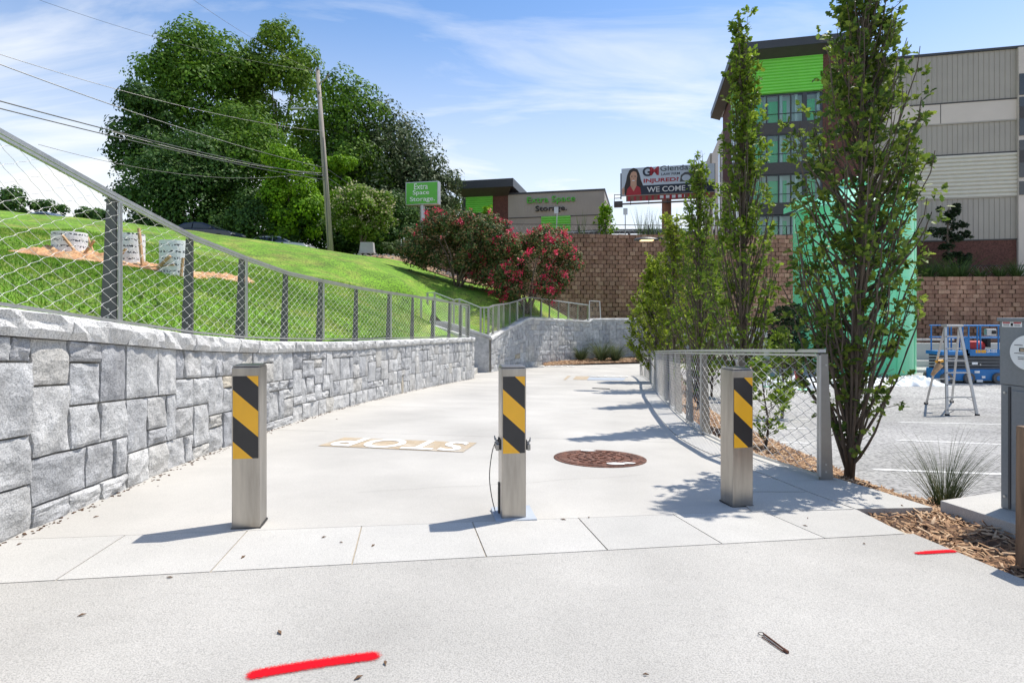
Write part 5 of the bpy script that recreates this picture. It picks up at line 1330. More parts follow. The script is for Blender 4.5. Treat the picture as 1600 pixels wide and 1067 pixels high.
def ribs(fc, root, u0, u1, v, z0, z1, pitch, dep, mat, vertical=True, name='siding_rib'):
    b = MB()
    if vertical:
        u = u0 + pitch / 2
        while u < u1: fc.box(b, u - .03, u + .03, v - dep, v + .002, z0, z1); u += pitch
    else:
        z = z0
        while z < z1 - pitch * .6:
            a = [fc.P(u0, v, z), fc.P(u1, v, z), fc.P(u1, v - dep, z + pitch * .25), fc.P(u0, v - dep, z + pitch * .25), fc.P(u1, v - dep, z + pitch * .75), fc.P(u0, v - dep, z + pitch * .75), fc.P(u1, v, z + pitch * .98), fc.P(u0, v, z + pitch * .98)]
            b.add(a, [(0, 1, 2, 3), (3, 2, 4, 5), (5, 4, 6, 7), (0, 3, 5, 7), (1, 6, 4, 2)]); z += pitch
    return tag(b.build(name, mat, root), kind='stuff')

# small storage building
f1 = Fac(722, 72); z1 = 15.75; g0 = 5.6
sb = thing('storage_building', 'small beige storage building with green panels and lettering on the hill', 'building', f1.P(8, 4, 6))
us = [f1.s(p) for p in (722, 728, 770, 794, 944.5)]; uR = us[4]
b = MB(); f1.box(b, us[3], uR, 0, 14, g0, z1); b.build('wall', 'siding', sb)
b = MB(); f1.box(b, us[0], us[3], .0, 14, g0, z1 + .2); b.build('wall', 'brick', sb)
b = MB(); f1.box(b, us[3] - .02, uR + .08, -.08, 14.1, z1, z1 + .22); b.build('parapet_cap', 'charcoal', sb)
ribs(f1, sb, us[3], uR, 0, g0 + .6, z1, .38, .035, 'siding')
b = MB(); f1.box(b, us[3], uR, -.06, 0, f1.z(860, 339.5), f1.z(860, 339.5) + .1); b.build('trim_line', 'spandrel', sb)
b = MB(); f1.box(b, us[0] - .05, us[1], -.12, .0, g0, z1 + .3); b.build('column', 'charcoal', sb)
zg0, zg1 = f1.z(750, 333), f1.z(750, 300.5); b = MB(); f1.box(b, us[1], us[2], -.03, 0, zg0, zg1); b.build('green_panel', 'greenmetal', sb); ribs(f1, sb, us[1], us[2], -.03, zg0, zg1, .26, .09, 'greenmetal', False, 'louvre_rib')
b = MB(); f1.box(b, us[1], us[2], -.02, 0, g0, zg0); b.build('window', 'glassdark', sb)
for px in (728, 742, 756, 770): b = MB(); u = f1.s(px); f1.box(b, u - .06, u + .06, -.07, -.02, g0, zg0); b.build('window_bar', 'charcoal', sb)
ul, ur2 = f1.s(846), f1.s(891.5); zg1 = f1.z(868, 339); b = MB(); f1.box(b, ul, ur2, -.05, 0, zg1 - 2.9, zg1); b.build('green_panel', 'greenmetal', sb); ribs(f1, sb, ul, ur2, -.05, zg1 - 2.9, zg1, .30, .10, 'greenmetal', False, 'louvre_rib')
cz = f1.z(760, 292); b = MB(); f1.box(b, f1.s(706), f1.s(806), -1.5, 9, cz - .45, cz + .55); b.build('canopy_roof', 'charcoal', sb)
b = MB(); q = [f1.P(f1.s(711), -1.45, cz - .45), f1.P(f1.s(803), -1.45, cz - .45), f1.P(us[3], -.05, cz - 1.25), f1.P(us[0], -.05, cz - 1.25)]; b.add(q, [(0, 1, 2, 3)]); b.build('soffit', 'spandrel', sb)
for txt, pa, pb, ya, yb_, mt_ in (('Extra Space', 824, 899, 307, 319.5, 'letgreen'), ('Storage.', 837, 886, 321.5, 332.5, 'letblack')):
    u0, u1 = f1.s(pa), f1.s(pb); zt, zb2 = f1.z((pa + pb) / 2, ya), f1.z((pa + pb) / 2, yb_); put_text('lettering', txt, u1 - u0, zt - zb2, .18, mt_, f1.M((u0 + u1) / 2, -.14, (zt + zb2) / 2), sb, off=0)

# large storage building
f2 = Fac(1165, 45); gz_ = 3.0
lb = thing('storage_building', 'large multi-storey grey storage building with green glazed corner tower', 'building', f2.P(10, 8, 4))
U = f2.s; ztop = f2.z(1413, 92); uE = U(1588); uG = U(1285.5); uB = U(1352)
b = MB(); f2.box(b, uG, uB, -.02, 8, gz_, ztop + 1.2); b.build('brick_pier', 'brick', lb)
bands = [(ztop, f2.z(1588, 154.5), 'siding', 'v'), (f2.z(1588, 154.5), f2.z(1588, 187.5), 'creampanel', None), (f2.z(1588, 187.5), f2.z(1588, 237.5), 'siding', 'v'), (f2.z(1588, 237.5), f2.z(1588, 306.7), 'louver', 'h'), (f2.z(1588, 306.7), f2.z(1588, 374), 'siding', 'v'), (f2.z(1588, 374), gz_, 'brick', None)]
for za, zb2, mm, rb in bands:
    off = -.06 if mm == 'creampanel' else (-.04 if mm == 'brick' else 0)
    b = MB(); f2.box(b, uB, uE, off, 14, zb2 + .004, za); b.build('wall_panel', mm, lb)
    if rb == 'v': ribs(f2, lb, uB, uE, 0, zb2 + .05, za - .05, .33, .035, mm)
    if rb == 'h': ribs(f2, lb, uB, uE, 0, zb2, za, .29, .11, mm, False, 'louvre_rib')
    b = MB(); f2.box(b, uB, uE + .02, -.09, 0, zb2 - .04, zb2 + .05); b.build('trim_line', 'siding' if mm != 'siding' else 'spandrel', lb)
u = U(1469); b = MB(); f2.box(b, u - .02, u + .02, -.075, -.06, bands[1][1], bands[1][0]); b.build('panel_joint', 'spandrel', lb)
b = MB(); f2.box(b, uB - .1, uE + 6, -.14, 14.2, ztop, ztop + .16); b.build('parapet_cap', 'charcoal', lb)
# right bay
b = MB(); f2.box(b, uE, uE + 6, -.25, 12, gz_, ztop - .004); b.build('corner_bay', 'creampanel', lb)
for (ya, yb_) in ((118, 151), (154, 169), (187.5, 214), (221, 237), (256, 279), (285, 306)):
    za, zb2 = f2.z(1592, ya), f2.z(1592, yb_); b = MB(); f2.box(b, uE + .04, uE + 5, -.30, -.25, zb2, za); b.build('window', 'glassdark', lb)
for (ya, yb_) in ((169, 187), (237, 256)):
    za, zb2 = f2.z(1592, ya), f2.z(1592, yb_); b = MB(); f2.box(b, uE + .04, uE + 5, -.29, -.25, zb2, za); b.build('spandrel', 'spandrel', lb)
# glazed tower
zgt, zgb = f2.z(1285, 86), f2.z(1285, 140.5)
b = MB(); f2.box(b, U(1172), uG, .0, .3, zgb, zgt + .6); b.build('green_panel', 'greenmetal', lb); ribs(f2, lb, U(1172), uG, 0, zgb, zgt + .2, .235, .09, 'greenmetal', False, 'louvre_rib')
b = MB(); f2.box(b, -.15, U(1172), -.1, .5, gz_, zgt + .7); b.build('corner_post', 'charcoal', lb)
b = MB(); f2.box(b, 0, uG, .9, 1.1, gz_, zgb); b.build('back_wall', 'white_wall', lb)
wt = [f2.z(1285, 142), f2.z(1285, 205.5), f2.z(1285, 269.5), f2.z(1285, 334)]; wh = f2.z(1285, 142) - f2.z(1285, 187)
mull = [1172, 1180, 1198, 1217, 1236, 1255.5, 1260, 1284]
for i, zt in enumerate(wt):
    zb2 = zt - wh
    b = MB(); f2.box(b, U(1172), uG, 0, .25, zb2 - (f2.z(1285, 187) - f2.z(1285, 205.5)) + .01, zb2 - .01); b.build('spandrel', 'spandrel', lb)
    b = MB(); f2.box(b, .0, uG, .3, .9, zb2 - .25, zb2 - .05); b.build('floor_slab', 'white_wall', lb)
    gl = MB(); f2.box(gl, U(1172), uG, .10, .13, zb2, zt); g_ = gl.build('window', 'glass', lb)
    for px in (1172.5, 1198, 1217, 1236, 1257.5, 1284.5):
        u = U(px); wdt = .16 if px > 1250 and px < 1270 else .045; b = MB(); f2.box(b, u - wdt, u + wdt, .02, .16, zb2, zt); b.build('mullion', 'charcoal', lb)
    for z_, h_ in ((zt, .07), (zb2 + .02, .05), (zb2 + wh * .32, .035)): b = MB(); f2.box(b, U(1172), uG, .03, .15, z_ - h_, z_); b.build('window_bar', 'charcoal', lb)
    for pa, pb in ((1180, 1194), (1203, 1219), (1226, 1232.), (1262, 1277)):
        b = MB(); f2.box(b, U(pa), U(pb), .62, .8, zb2 - .05, zb2 + wh * .84); dd = b.build('roller_door', 'greeninside', lb)
    for pa in (1198, 1222, 1246, 1281):
        b = MB(); u = U(pa); f2.box(b, u - .10, u + .10, .35, .5, zb2, zt); b.build('inner_column', 'white_wall', lb)
# sides of the tower and long left facade
b = MB(); f2.box(b, -.02, .1, .4, f2.t(1143), gz_, zgb); b.build('side_window', 'glassdark', lb)
b = MB(); f2.box(b, -.05, .1, .4, f2.t(1143), zgb, zgt + .6); b.build('green_panel', 'greenmetal', lb)
b = MB(); f2.box(b, -.04, 2, f2.t(1143), f2.t(1130), gz_, ztop + 1.); b.build('brick_pier', 'brick', lb)
b = MB(); f2.box(b, .0, 10, f2.t(1130), f2.t(1103), gz_, ztop - .3); b.build('side_wall', 'creampanel', lb)
b = MB(); f2.box(b, -.2, 10, f2.t(1112), f2.t(1103) + .5, gz_, ztop - .1); b.build('side_wall', 'siding', lb)
for pa in (1116, 1124):
    b = MB(); t_ = f2.t(pa); f2.box(b, -.06, .02, t_ - .9, t_ + .6, 8, 18); b.build('side_window', 'glassdark', lb)
b = MB(); f2.box(b, .3, uG, 8.2, 12, gz_, ztop); b.build('back_core', 'creampanel', lb)
# canopy
cu = U(1143.7); czt = Zat(73, 44.6); b = MB(); f2.box(b, -1.05, uB - .4, -1.15, 14.5, czt - .62, czt); b.build('canopy_roof', 'charcoal', lb, bevel=.01)
b = MB(); q = [f2.P(-1.0, -1.1, czt - .63), f2.P(uB - .5, -1.1, czt - .63), f2.P(uB - .5, -.03, czt - 1.05), f2.P(-.2, -.03, czt - 1.05), f2.P(-.2, 14, czt - 1.05), f2.P(-1., 14.4, czt - .63)]
b.add(q, [(0, 1, 2, 3), (0, 3, 4, 5)]); b.build('soffit', 'spandrel', lb)
# fence strip in front of the glazed tower
def rail_fence(label, pts, zb, h_, step, name='chain_fence', hr=True, mid=False):
    r = thing(name, label, 'fence', (pts[0][0], pts[0][1], zb)); p = PL(pts); t = 0
    while t <= p.L: q, n, dd = p.at(t); MB().tube([(q[0], q[1], zb - .2), (q[0], q[1], zb + h_)], .035, 6).build('post', 'darksteel', r); t += step
    for a, b_2 in zip(pts[:-1], pts[1:]):
        MB().tube([(a[0], a[1], zb + h_), (b_2[0], b_2[1], zb + h_)], .028, 6).build('top_rail', 'darksteel', r)
        wire_panel((a[0], a[1], zb + .1), (b_2[0], b_2[1], zb + .1), (a[0], a[1], zb + h_), (b_2[0], b_2[1], zb + h_), r, 1, .35, .5, .004)
    return r
rail_fence('thin dark chain fence along the top of the tall block wall', [W(792, 0, 39.0)[:2], W(900, 0, 39.2)[:2], W(1075, 0, 39.6)[:2], W(1240, 0, 39.9)[:2]], 6.3, .95, 4.9)
rail_fence('dark chain fence above the lower block wall on the right', [W(1445, 0, 39.1)[:2], W(1620, 0, 38.6)[:2]], 3.5, .9, 3.3)
gr = thing('guard_rail', 'grey green guard rail behind the fence on the block wall', 'guard rail', W(950, 372, 40.6))
pts = [W(855, 366, 40.6), W(950, 362, 40.6), W(1072, 361, 40.6)]
for p, q in zip(pts[:-1], pts[1:]): MB().beam(p, q, .10, .32).build('beam', 'liftgrey', gr); MB().beam(Vector(p) + Vector((0, -.06, .05)), Vector(q) + Vector((0, -.06, .05)), .05, .06).build('rib', 'alu', gr)
for px in (870, 902, 934, 983, 1015, 1047): a = W(px, 364, 40.7); MB().box((a[0], a[1], a[2] - .35), (.14, .16, .9)).build('post', 'liftgrey', gr)
for i, (px, yt) in enumerate(((869, 324), (977, 326))):
    a = W(px, yt, 40.2); r = thing('traffic_sign', ['small traffic sign seen from behind before the small storage building', 'small traffic sign seen from behind left of the billboard post'][i], 'sign', (a[0], a[1], 6.2))
    MB().tube([(a[0], a[1], 6.2), (a[0] + .08 * (1 - i), a[1], a[2])], .035, 6).build('post', 'alu', r); MB().box((a[0], a[1] - .05, a[2] - .22), (.30, .02, .46)).build('plate', 'alu', r)
# billboard
d = 62; A = Vector(W(971, 264, d)); ru = Vector((math.cos(R(-14)), math.sin(R(-14)), 0)); bwid = 9.6; zb_ = Zat(306.5, d); hgt_ = A.z - zb_
bb = thing('billboard', 'law firm billboard with a smiling woman on a rust brown post', 'billboard', (A.x + 4.6, d, 6))
bm = Matrix.Identity(4)
for i, c in enumerate((ru, Vector((0, 0, 1)), Vector((ru.y, -ru.x, 0)))):
    for j in range(3): bm[j][i] = c[j]
bm.translation = Vector((A.x, A.y, zb_))
def bp_(name, mat, poly, zz=0., th=.02, root=None): return MB().prism([bm @ Vector((a, b, zz)) for a, b in poly], (bm.to_3x3() @ Vector((0, 0, th)))).build(name, mat, root or bb)
rect = lambda a, b, c, d_: [(a, b), (c, b), (c, d_), (a, d_)]
bp_('panel', 'bbsky', rect(0, 0, bwid, hgt_), -.35, .35); 
def el(cx_, cy_, rx, ry, n=18): return [(cx_ + rx * math.cos(6.283 * k / n), cy_ + ry * math.sin(6.283 * k / n)) for k in range(n)]
s_ = bwid / 9.6
bp_('print', 'hair', [(.35, 0.05), (.30, .9), (.5, 1.6), (.60, 2.2), (.85, 2.75), (1.25, 2.98), (1.7, 2.8), (1.92, 2.3), (2.05, 1.7), (2.3, 1.0), (2.15, .1)], .002, .006)
bp_('print', 'skin', [(.95, .9), (.98, 1.5), (.90, 2.1), (1.05, 2.5), (1.30, 2.62), (1.58, 2.5), (1.68, 2.1), (1.60, 1.55), (1.62, .9), (1.3, .3)], .009, .006)
bp_('print', 'redprint', [(.50, .02), (.62, .7), (.95, 1.05), (1.3, .42), (1.62, 1.05), (2.0, .8), (2.1, .02)], .016, .006)
bp_('print', 'skin', [(.08, .1), (.05, .7), (.22, 1.0), (.34, .6), (.3, .1)], .009, .006)
for a in ((1.10, 2.03), (1.46, 2.03)): bp_('print', 'hair', el(a[0], a[1], .075, .035, 10), .016, .004)
for a in ((1.10, 2.14), (1.46, 2.14)): bp_('print', 'hair', rect(a[0] - .10, a[1] - .012, a[0] + .10, a[1] + .012), .016, .004)
bp_('print', 'letwhite', el(1.28, 1.60, .16, .05, 12), .016, .004); bp_('print', 'skinline', rect(1.25, 1.76, 1.32, 1.82), .016, .004)
bp_('print', 'navy', rect(2.1, .02, bwid - .02, 1.02), .006, .006)
def bt(txt, x0, x1, y0, y1, mat, off=.01): put_text('lettering', txt, x1 - x0, y1 - y0, .008, mat, bm @ Matrix.Translation(((x0 + x1) / 2, (y0 + y1) / 2, .022)), bb, off=off)
bt('G', 2.25, 3.15, 1.98, 3.0, 'navy', .03); bt('M', 3.0, 3.95, 2.05, 2.98, 'letred', .03); bt('Glenda', 4.1, 6.95, 2.45, 3.02, 'navy', 0.)
bt('LAW FIRM', 4.2, 6.1, 1.98, 2.25, 'navy'); bt('INJURED?', 2.35, 6.0, 1.18, 1.72, 'letred', .03); bt('WE COME TO', 2.7, 8.1, .25, .82, 'letwhite', .012)
bp_('print', 'liftgrey', [(6.1, 1.2), (6.2, 1.9), (6.6, 2.2), (7.4, 2.25), (8.3, 2.1), (8.8, 1.6), (8.9, 1.2)], .006, .006); bp_('print', 'bbsky', el(6.75, 1.6, .45, .35, 14), .014, .004); bp_('print', 'hair', el(7.7, 1.5, .45, .3, 14), .014, .004)
bp_('lower_apron', 'rustpost', rect(.5, -.62, bwid, -.04), -.1, .1); bp_('apron_sign', 'letwhite', rect(4.0, -.45, 6.6, -.15), .004, .01)
for k in range(14): bp_('apron_rib', 'redprint', rect(.7 + k * .62, -.6, .95 + k * .62, -.1), .004, .02)
bp_('frame_edge', 'navy', rect(-.12, -.3, 0, hgt_ - .5), -.3, .32); 
MB().beam(bm @ Vector((-.6, -1.0, .6)), bm @ Vector((bwid, -1.0, .6)), .5, .09).build('catwalk', 'liftgrey', bb)
for k in range(5): MB().beam(bm @ Vector((1 + k * 1.9, -.5, .0)), bm @ Vector((1 + k * 1.9, -1.15, .9)), .07, .07).build('bracket', 'darksteel', bb)
bp_('ladder_box', 'spandrel', rect(-.75, -1.3, .15, -.7), .3, .5)
for q in (rect(-.75, -.7, -.69, .1), rect(-.75, .02, .0, .08), rect(-.75, -.35, .0, -.29)): bp_('catwalk_rail', 'darksteel', q, .5, .06)
pc = bm @ Vector((4.75, -.6, -.3)); MB().tube([(pc.x, pc.y, 5.5), tuple(pc)], .50, 16).build('post', 'rustpost', bb)
bd = thing('low_building', 'low white building with a dark flat roof behind the billboard post', 'building', W(1085, 370, 95))
a = W(1040, 360, 95); MB().box((a[0] + 7, 98, 9.5), (20, 6, 9.0)).build('wall', 'creampanel', bd); MB().box((a[0] + 7, 97.5, 14.3), (21, 8, .6)).build('roof', 'spandrel', bd)
for k in range(6): MB().box((a[0] - 1 + k * 3, 94.95, 12.4), (1.8, .1, 1.5)).build('window', 'glassdark', bd)

# ------------------------------------------------------------------ green tank
x, y = tree_at(1331, 25); R_ = 2.32
tk = thing('storage_tank', 'large mint green cylindrical tank with a cone roof behind the near oak', 'tank', (x, y, -1.3))
ze = Zat(330, 25)
MB().lathe((x, y, -1.3), [(R_, 0), (R_, ze + 1.3)], 64).build('shell', 'tank', tk, smooth=False)
for k in range(12):
    a = k * math.pi / 6 + .2; q = Vector((x + R_ * math.cos(a), y + R_ * math.sin(a), 0)); MB().box((q.x, q.y, (ze - 1.3) / 2), (.03, .05, ze + 1.2), rz=a).build('shell_rib', 'tank', tk)
for z_ in (.6, 2.6, 4.5): MB().lathe((x, y, z_), [(R_ + .004, -.03), (R_ + .018, 0), (R_ + .004, .03)], 64).build('seam', 'tank', tk)
MB().lathe((x, y, ze), [(R_ + .05, -.05), (R_ + .05, .02), (.7, 1.05), (.5, 1.1)], 64).build('cone_roof', 'tanktop', tk)
MB().lathe((x - .1, y - .4, ze + .9), [(.55, -.1), (.55, .35), (.45, .42)], 24).build('hatch', 'tank', tk); MB().lathe((x + .4, y - 1.0, ze + .55), [(.4, -.1), (.4, .25)], 20).build('vent_cover', 'tankwhite', tk)
lx, ly = W(1246, 0, 24.0)[:2]
MB().add([(lx - .35, ly - .5, ze + .0), (lx + .32, ly - .5, ze + .42), (lx + .32, ly + .5, ze + .42), (lx - .35, ly + .5, ze + .0), (lx - .35, ly - .5, ze - .22), (lx + .32, ly - .5, ze + .20), (lx + .32, ly + .5, ze + .2), (lx - .35, ly + .5, ze - .22)], [(0, 1, 2, 3), (4, 7, 6, 5), (0, 4, 5, 1), (1, 5, 6, 2), (2, 6, 7, 3), (3, 7, 4, 0)]).build('eave_ledge', 'tank', tk)
pts = [W(1380, 270, 24.6)] + [W(1398 + 19 * math.sin(a), 283 - 20 * math.cos(a), 24.6) for a in np.linspace(-.6, 1.8, 9)]; pts += [W(1415.5, 300, 24.6), W(1415, 420, 24.6)]
MB().tube(pts, .10, 10).build('curved_pipe', 'tank', tk, smooth=True)
# low concrete walls, kerbs and clutter of the lot
def lw(name, label, cat, pa, pb, d, ya, h_, th, mat):
    a = W(pa, ya, d); b_2 = W(pb, ya, d); r = MB().beam((a[0], a[1], a[2] - h_ / 2), (b_2[0], b_2[1], b_2[2] - h_ / 2), th, h_).build(name, mat, bevel=.015); tag(r, label, cat)
lw('low_wall', 'low white concrete wall across the back of the parking lot', 'wall', 1150, 1330, 30, 526, 1.25, .3, 'pipe')
lw('low_wall', 'low grey concrete wall behind the stepladder', 'wall', 1400, 1640, 30.5, 536, 1.1, .3, 'pipe')
lw('pipe_rail', 'thin grey rail in front of the block wall behind the stepladder', 'rail', 1400, 1490, 33, 529, .12, .12, 'alu')
lw('kerb', 'pale concrete kerb crossing the back of the lot', 'kerb', 1150, 1560, 26.5, 563, .35, .3, 'pipe')
lw('kerb', 'lower pale concrete kerb nearer the stepladder', 'kerb', 1180, 1560, 24, 577, .2, .3, 'pipe')
x, y = tree_at(1232, 25.4); o = MB()
v = []; f = []
for i in range(9):
    for k in range(24): a = 6.283 * k / 24; u = i / 8; v.append((x + 2.2 * u * math.cos(a), y + .9 * u * math.sin(a), -1.28 + .45 * (1 - u * u) + .06 * noise.noise(Vector((i, k, 0)))))
for i in range(8):
    for k in range(24): f.append((i * 24 + k, i * 24 + (k + 1) % 24, (i + 1) * 24 + (k + 1) % 24, (i + 1) * 24 + k))
tag(MB().add(v, f).build('dirt_mound', 'browndirt', smooth=True), 'reddish dirt heap on the lot behind the white sheeting', 'dirt')
def sheet(label, cxp, d, w_, dp, h_, seed):
    x, y = tree_at(cxp, d); v = []; f = []; n1_, n2_ = 36, 16
    for i in range(n1_ + 1):
        for j in range(n2_ + 1):
            u, t = i / n1_ - .5, j / n2_ - .5; e = max(0, 1 - (2 * u) ** 4) * max(0, 1 - (2 * t) ** 4)
            z = -1.295 + h_ * e * (.5 + .9 * abs(noise.noise(Vector((u * 7, t * 4, seed)))) + .35 * noise.noise(Vector((u * 22, t * 12, seed)))); v.append((x + u * w_ * (1 + .2 * noise.noise(Vector((t * 5, seed, 0)))), y + t * dp * (1 + .3 * noise.noise(Vector((u * 5, seed, 2)))), z))
    for i in range(n1_):
        for j in range(n2_): k = i * (n2_ + 1) + j; f.append((k, k + n2_ + 1, k + n2_ + 2, k + 1))
    tag(MB().add(v, f).build('plastic_sheet', 'tarp', smooth=True), label, 'tarp')
sheet('crumpled white plastic sheeting lying on the lot, left heap', 1238, 19.5, 1.9, 1.4, .35, 1)
sheet('crumpled white plastic sheeting on the lot behind the near oak', 1330, 20.2, 3.6, 1.6, .3, 5)
sheet('crumpled pale sheeting on the lot left of the stepladder', 1428, 20, 1.7, 1.3, .28, 9)
x, y = tree_at(1248, 19.2); r = thing('bucket', 'small red bucket standing on the white sheeting', 'bucket', (x, y, -1.1)); MB().lathe((x, y, -1.08), [(.10, 0), (.13, .28)], 16).build('body', 'red', r); MB().lathe((x, y, -.80), [(.14, 0), (.14, .02)], 16).build('rim', 'red', r)
gs = MB()
for k in range(26):
    px = random.uniform(1195, 1450); d = random.uniform(18.5, 23); x, y = tree_at(px, d); gs.box((x, y, -1.285), (random.uniform(.1, .5), random.uniform(.05, .3), .015), rz=random.random() * 3)
tag(gs.build('green_scraps', 'tank'), 'mint green scraps of overspray sheeting lying around the tank', 'debris', kind='stuff')

# stepladder
x, y = tree_at(1502, 14.0); zb = -1.3; ld_ = thing('stepladder', 'tall aluminium stepladder standing open on the parking lot', 'ladder', (x, y, zb)); hh = 2.25
fl, fr = Vector((x - .42, y - .35, zb)), Vector((x + .38, y - .35, zb)); tl, tr = Vector((x - .44 + .12, y, zb + hh)), Vector((x + .05, y, zb + hh))
fl = Vector(W(1480, 648, 13.8)); fl.z = zb; fr = Vector(W(1527, 650, 13.8)); fr.z = zb; tl = Vector(W(1477, 510, 14.1)); tr = Vector(W(1499, 510, 14.1))
for a, b_2 in ((fl, tl), (fr, tr)): MB().beam(a, b_2, .065, .03, up=(0, 1, 0)).build('front_rail', 'alu', ld_)
rl = Vector(W(1447, 632, 15.6)); rl.z = zb; rr = Vector(W(1487, 628, 15.9)); rr.z = zb
for a, b_2 in ((rl, tl), (rr, tr)): MB().beam(a, b_2, .05, .025, up=(0, 1, 0)).build('rear_rail', 'alu', ld_)
for k in range(7):
    t = (k + .55) / 7.4; MB().beam(fl.lerp(tl, t), fr.lerp(tr, t), .09, .022).build('step', 'alu', ld_)
    if k % 2 == 0: MB().beam(rl.lerp(tl, t), rr.lerp(tr, t), .03, .02).build('rear_rung', 'alu', ld_)
MB().box((tl + tr) / 2 + Vector((0, 0, .02)), (.42, .2, .05)).build('top_cap', 'alu', ld_, bevel=.01)
for a, b_2, t in ((fl, fr, .075), (fl, fr, .21)):
    c = a.lerp(tl, t); e_ = b_2.lerp(tr, t); MB().beam(c.lerp(e_, .3), a.lerp(tl, t - .05), .02, .012).build('brace', 'alu', ld_); MB().beam(c.lerp(e_, .7), b_2.lerp(tr, t - .05), .02, .012).build('brace', 'alu', ld_)
for c in (fl, fr, rl, rr): MB().box(c + Vector((0, 0, .03)), (.08, .06, .06)).build('foot', 'rubber', ld_)
# tool belt hung on the rear rail
c = Vector(W(1467, 570, 14.6)); tb_ = thing('tool_belt', 'tan leather tool pouch hanging on the stepladder', 'tool belt', tuple(c))
MB().tube([c + Vector((.0, 0, .1)), c + Vector((.02, 0, 0)), c + Vector((-.14, 0, -.22)), c + Vector((-.18, 0, -.26))], [.05, .085, .05, .035], 10).build('pouch', 'stick', tb_, smooth=True); MB().tube([c + Vector((-.05, .03, .08)), c + Vector((.12, .03, .10))], .04, 8).build('belt', 'orangeY', tb_)

# scissor lift
d = 20.2; L0 = W(1472, 0, d)[0]; L1 = W(1606, 0, d)[0]; g = -1.3
sl = thing('scissor_lift', 'blue scissor lift with grey scissor stack parked before the block wall', 'lift', ((L0 + L1) / 2, d, g)); ym = d + .4; dpt = .8
zc = lambda py: Zat(py, d)
xx = lambda px: W(px, 0, d)[0]
MB().box(((L0 + L1) / 2, ym, (zc(577) + zc(595)) / 2), (L1 - L0, dpt, zc(577) - zc(595))).build('chassis', 'blue', sl, bevel=.03)
for px in (1513, 1558, 1478, 1600):
    for sy in (-dpt / 2 - .02, dpt / 2 + .02):
        if px in (1513, 1478): pass
        w_ = MB(); w_.tube([(xx(px), ym + sy - .06, g + .19), (xx(px), ym + sy + .06, g + .19)], .19, 20); t_ = w_.build('wheel', 'tyre', sl); MB().tube([(xx(px), ym + sy - .07, g + .19), (xx(px), ym + sy + .07, g + .19)], .09, 12).build('hub', 'blue', t_)
for k in range(5):
    z_ = zc(576) + (zc(556) - zc(576)) * k / 4; MB().box((xx(1535), ym - .28, z_), (xx(1600) - xx(1478), .05, .075)).build('scissor_arm', 'liftgrey', sl); MB().box((xx(1535), ym + .28, z_), (xx(1600) - xx(1478), .05, .075)).build('scissor_arm', 'liftgrey', sl)
for px in (1480, 1535): MB().tube([(xx(px), ym - .32, zc(570)), (xx(px), ym + .3, zc(570))], .03, 8).build('pivot_pin', 'alu', sl)
MB().box(((L0 + L1) / 2, ym, zc(552)), (L1 - L0, dpt, .12)).build('deck', 'blue', sl)
MB().box(((xx(1508) + L1) / 2, ym - dpt / 2, (zc(546) + zc(556)) / 2), (L1 - xx(1508), .03, zc(546) - zc(556))).build('toe_board', 'blue', sl)
MB().box((xx(1511), ym - dpt / 2, (zc(527) + zc(556)) / 2), (xx(1515) - xx(1507), .03, zc(527) - zc(556))).build('side_plate', 'blue', sl)
for yy_ in (ym - dpt / 2, ym + dpt / 2):
    for py in (509, 528): MB().tube([(xx(1478), yy_, zc(py)), (L1, yy_, zc(py))], .022, 8).build('guard_rail', 'blue', sl)
    for px in (1481, 1513.5, 1527, 1532, 1560, 1600): MB().tube([(xx(px), yy_, zc(509)), (xx(px), yy_, zc(552))], .024, 8).build('guard_post', 'blue', sl)
MB().box((xx(1545), ym - dpt / 2 - .06, zc(519)), (.34, .14, .24)).build('control_box', 'alu', sl, bevel=.02); MB().box((xx(1548), ym - dpt / 2 - .14, zc(519)), (.12, .04, .12)).build('control_panel', 'rubber', sl)
MB().tube([(xx(1524), ym, zc(542)), (xx(1547), ym, zc(542))], .20, 16).build('machine', 'red', sl); MB().box((xx(1528), ym - .1, zc(540)), (.3, .3, .26)).build('machine_cover', 'red', sl, bevel=.02); MB().box((xx(1551), ym - .1, zc(535)), (.12, .3, .36)).build('battery_box', 'rubber', sl)
mm_ = Matrix.Translation((xx(1533), ym - dpt / 2 - .02, zc(549))) @ Matrix.Rotation(R(90), 4, 'X')
MB().box((xx(1532), ym - dpt / 2 - .018, zc(549)), (xx(1540) - xx(1524), .006, .11)).build('maker_label', 'orangeY', sl)
put_text('lettering', 'SHINE', .27, .05, .004, 'letblack', Matrix.Translation((xx(1532), ym - dpt / 2 - .023, zc(549))) @ Matrix.Rotation(R(90), 4, 'X'), sl) if False else None
put_text('lettering', 'GS-3232', xx(1557) - xx(1541), .10, .004, 'letwhite', Matrix.Translation((xx(1549), ym - dpt / 2 - .02, zc(548.5))) @ Matrix.Rotation(R(90), 4, 'X'), sl, off=.02)
for px, py, w_ in ((1526, 568, .2), (1526, 581, .18), (1536, 589, .12), (1530, 595, .22)): MB().box((xx(px), ym - dpt / 2 - (.02 if py > 575 else -.08), zc(py)), (w_, .012, .08)).build('label', 'letwhite', sl)

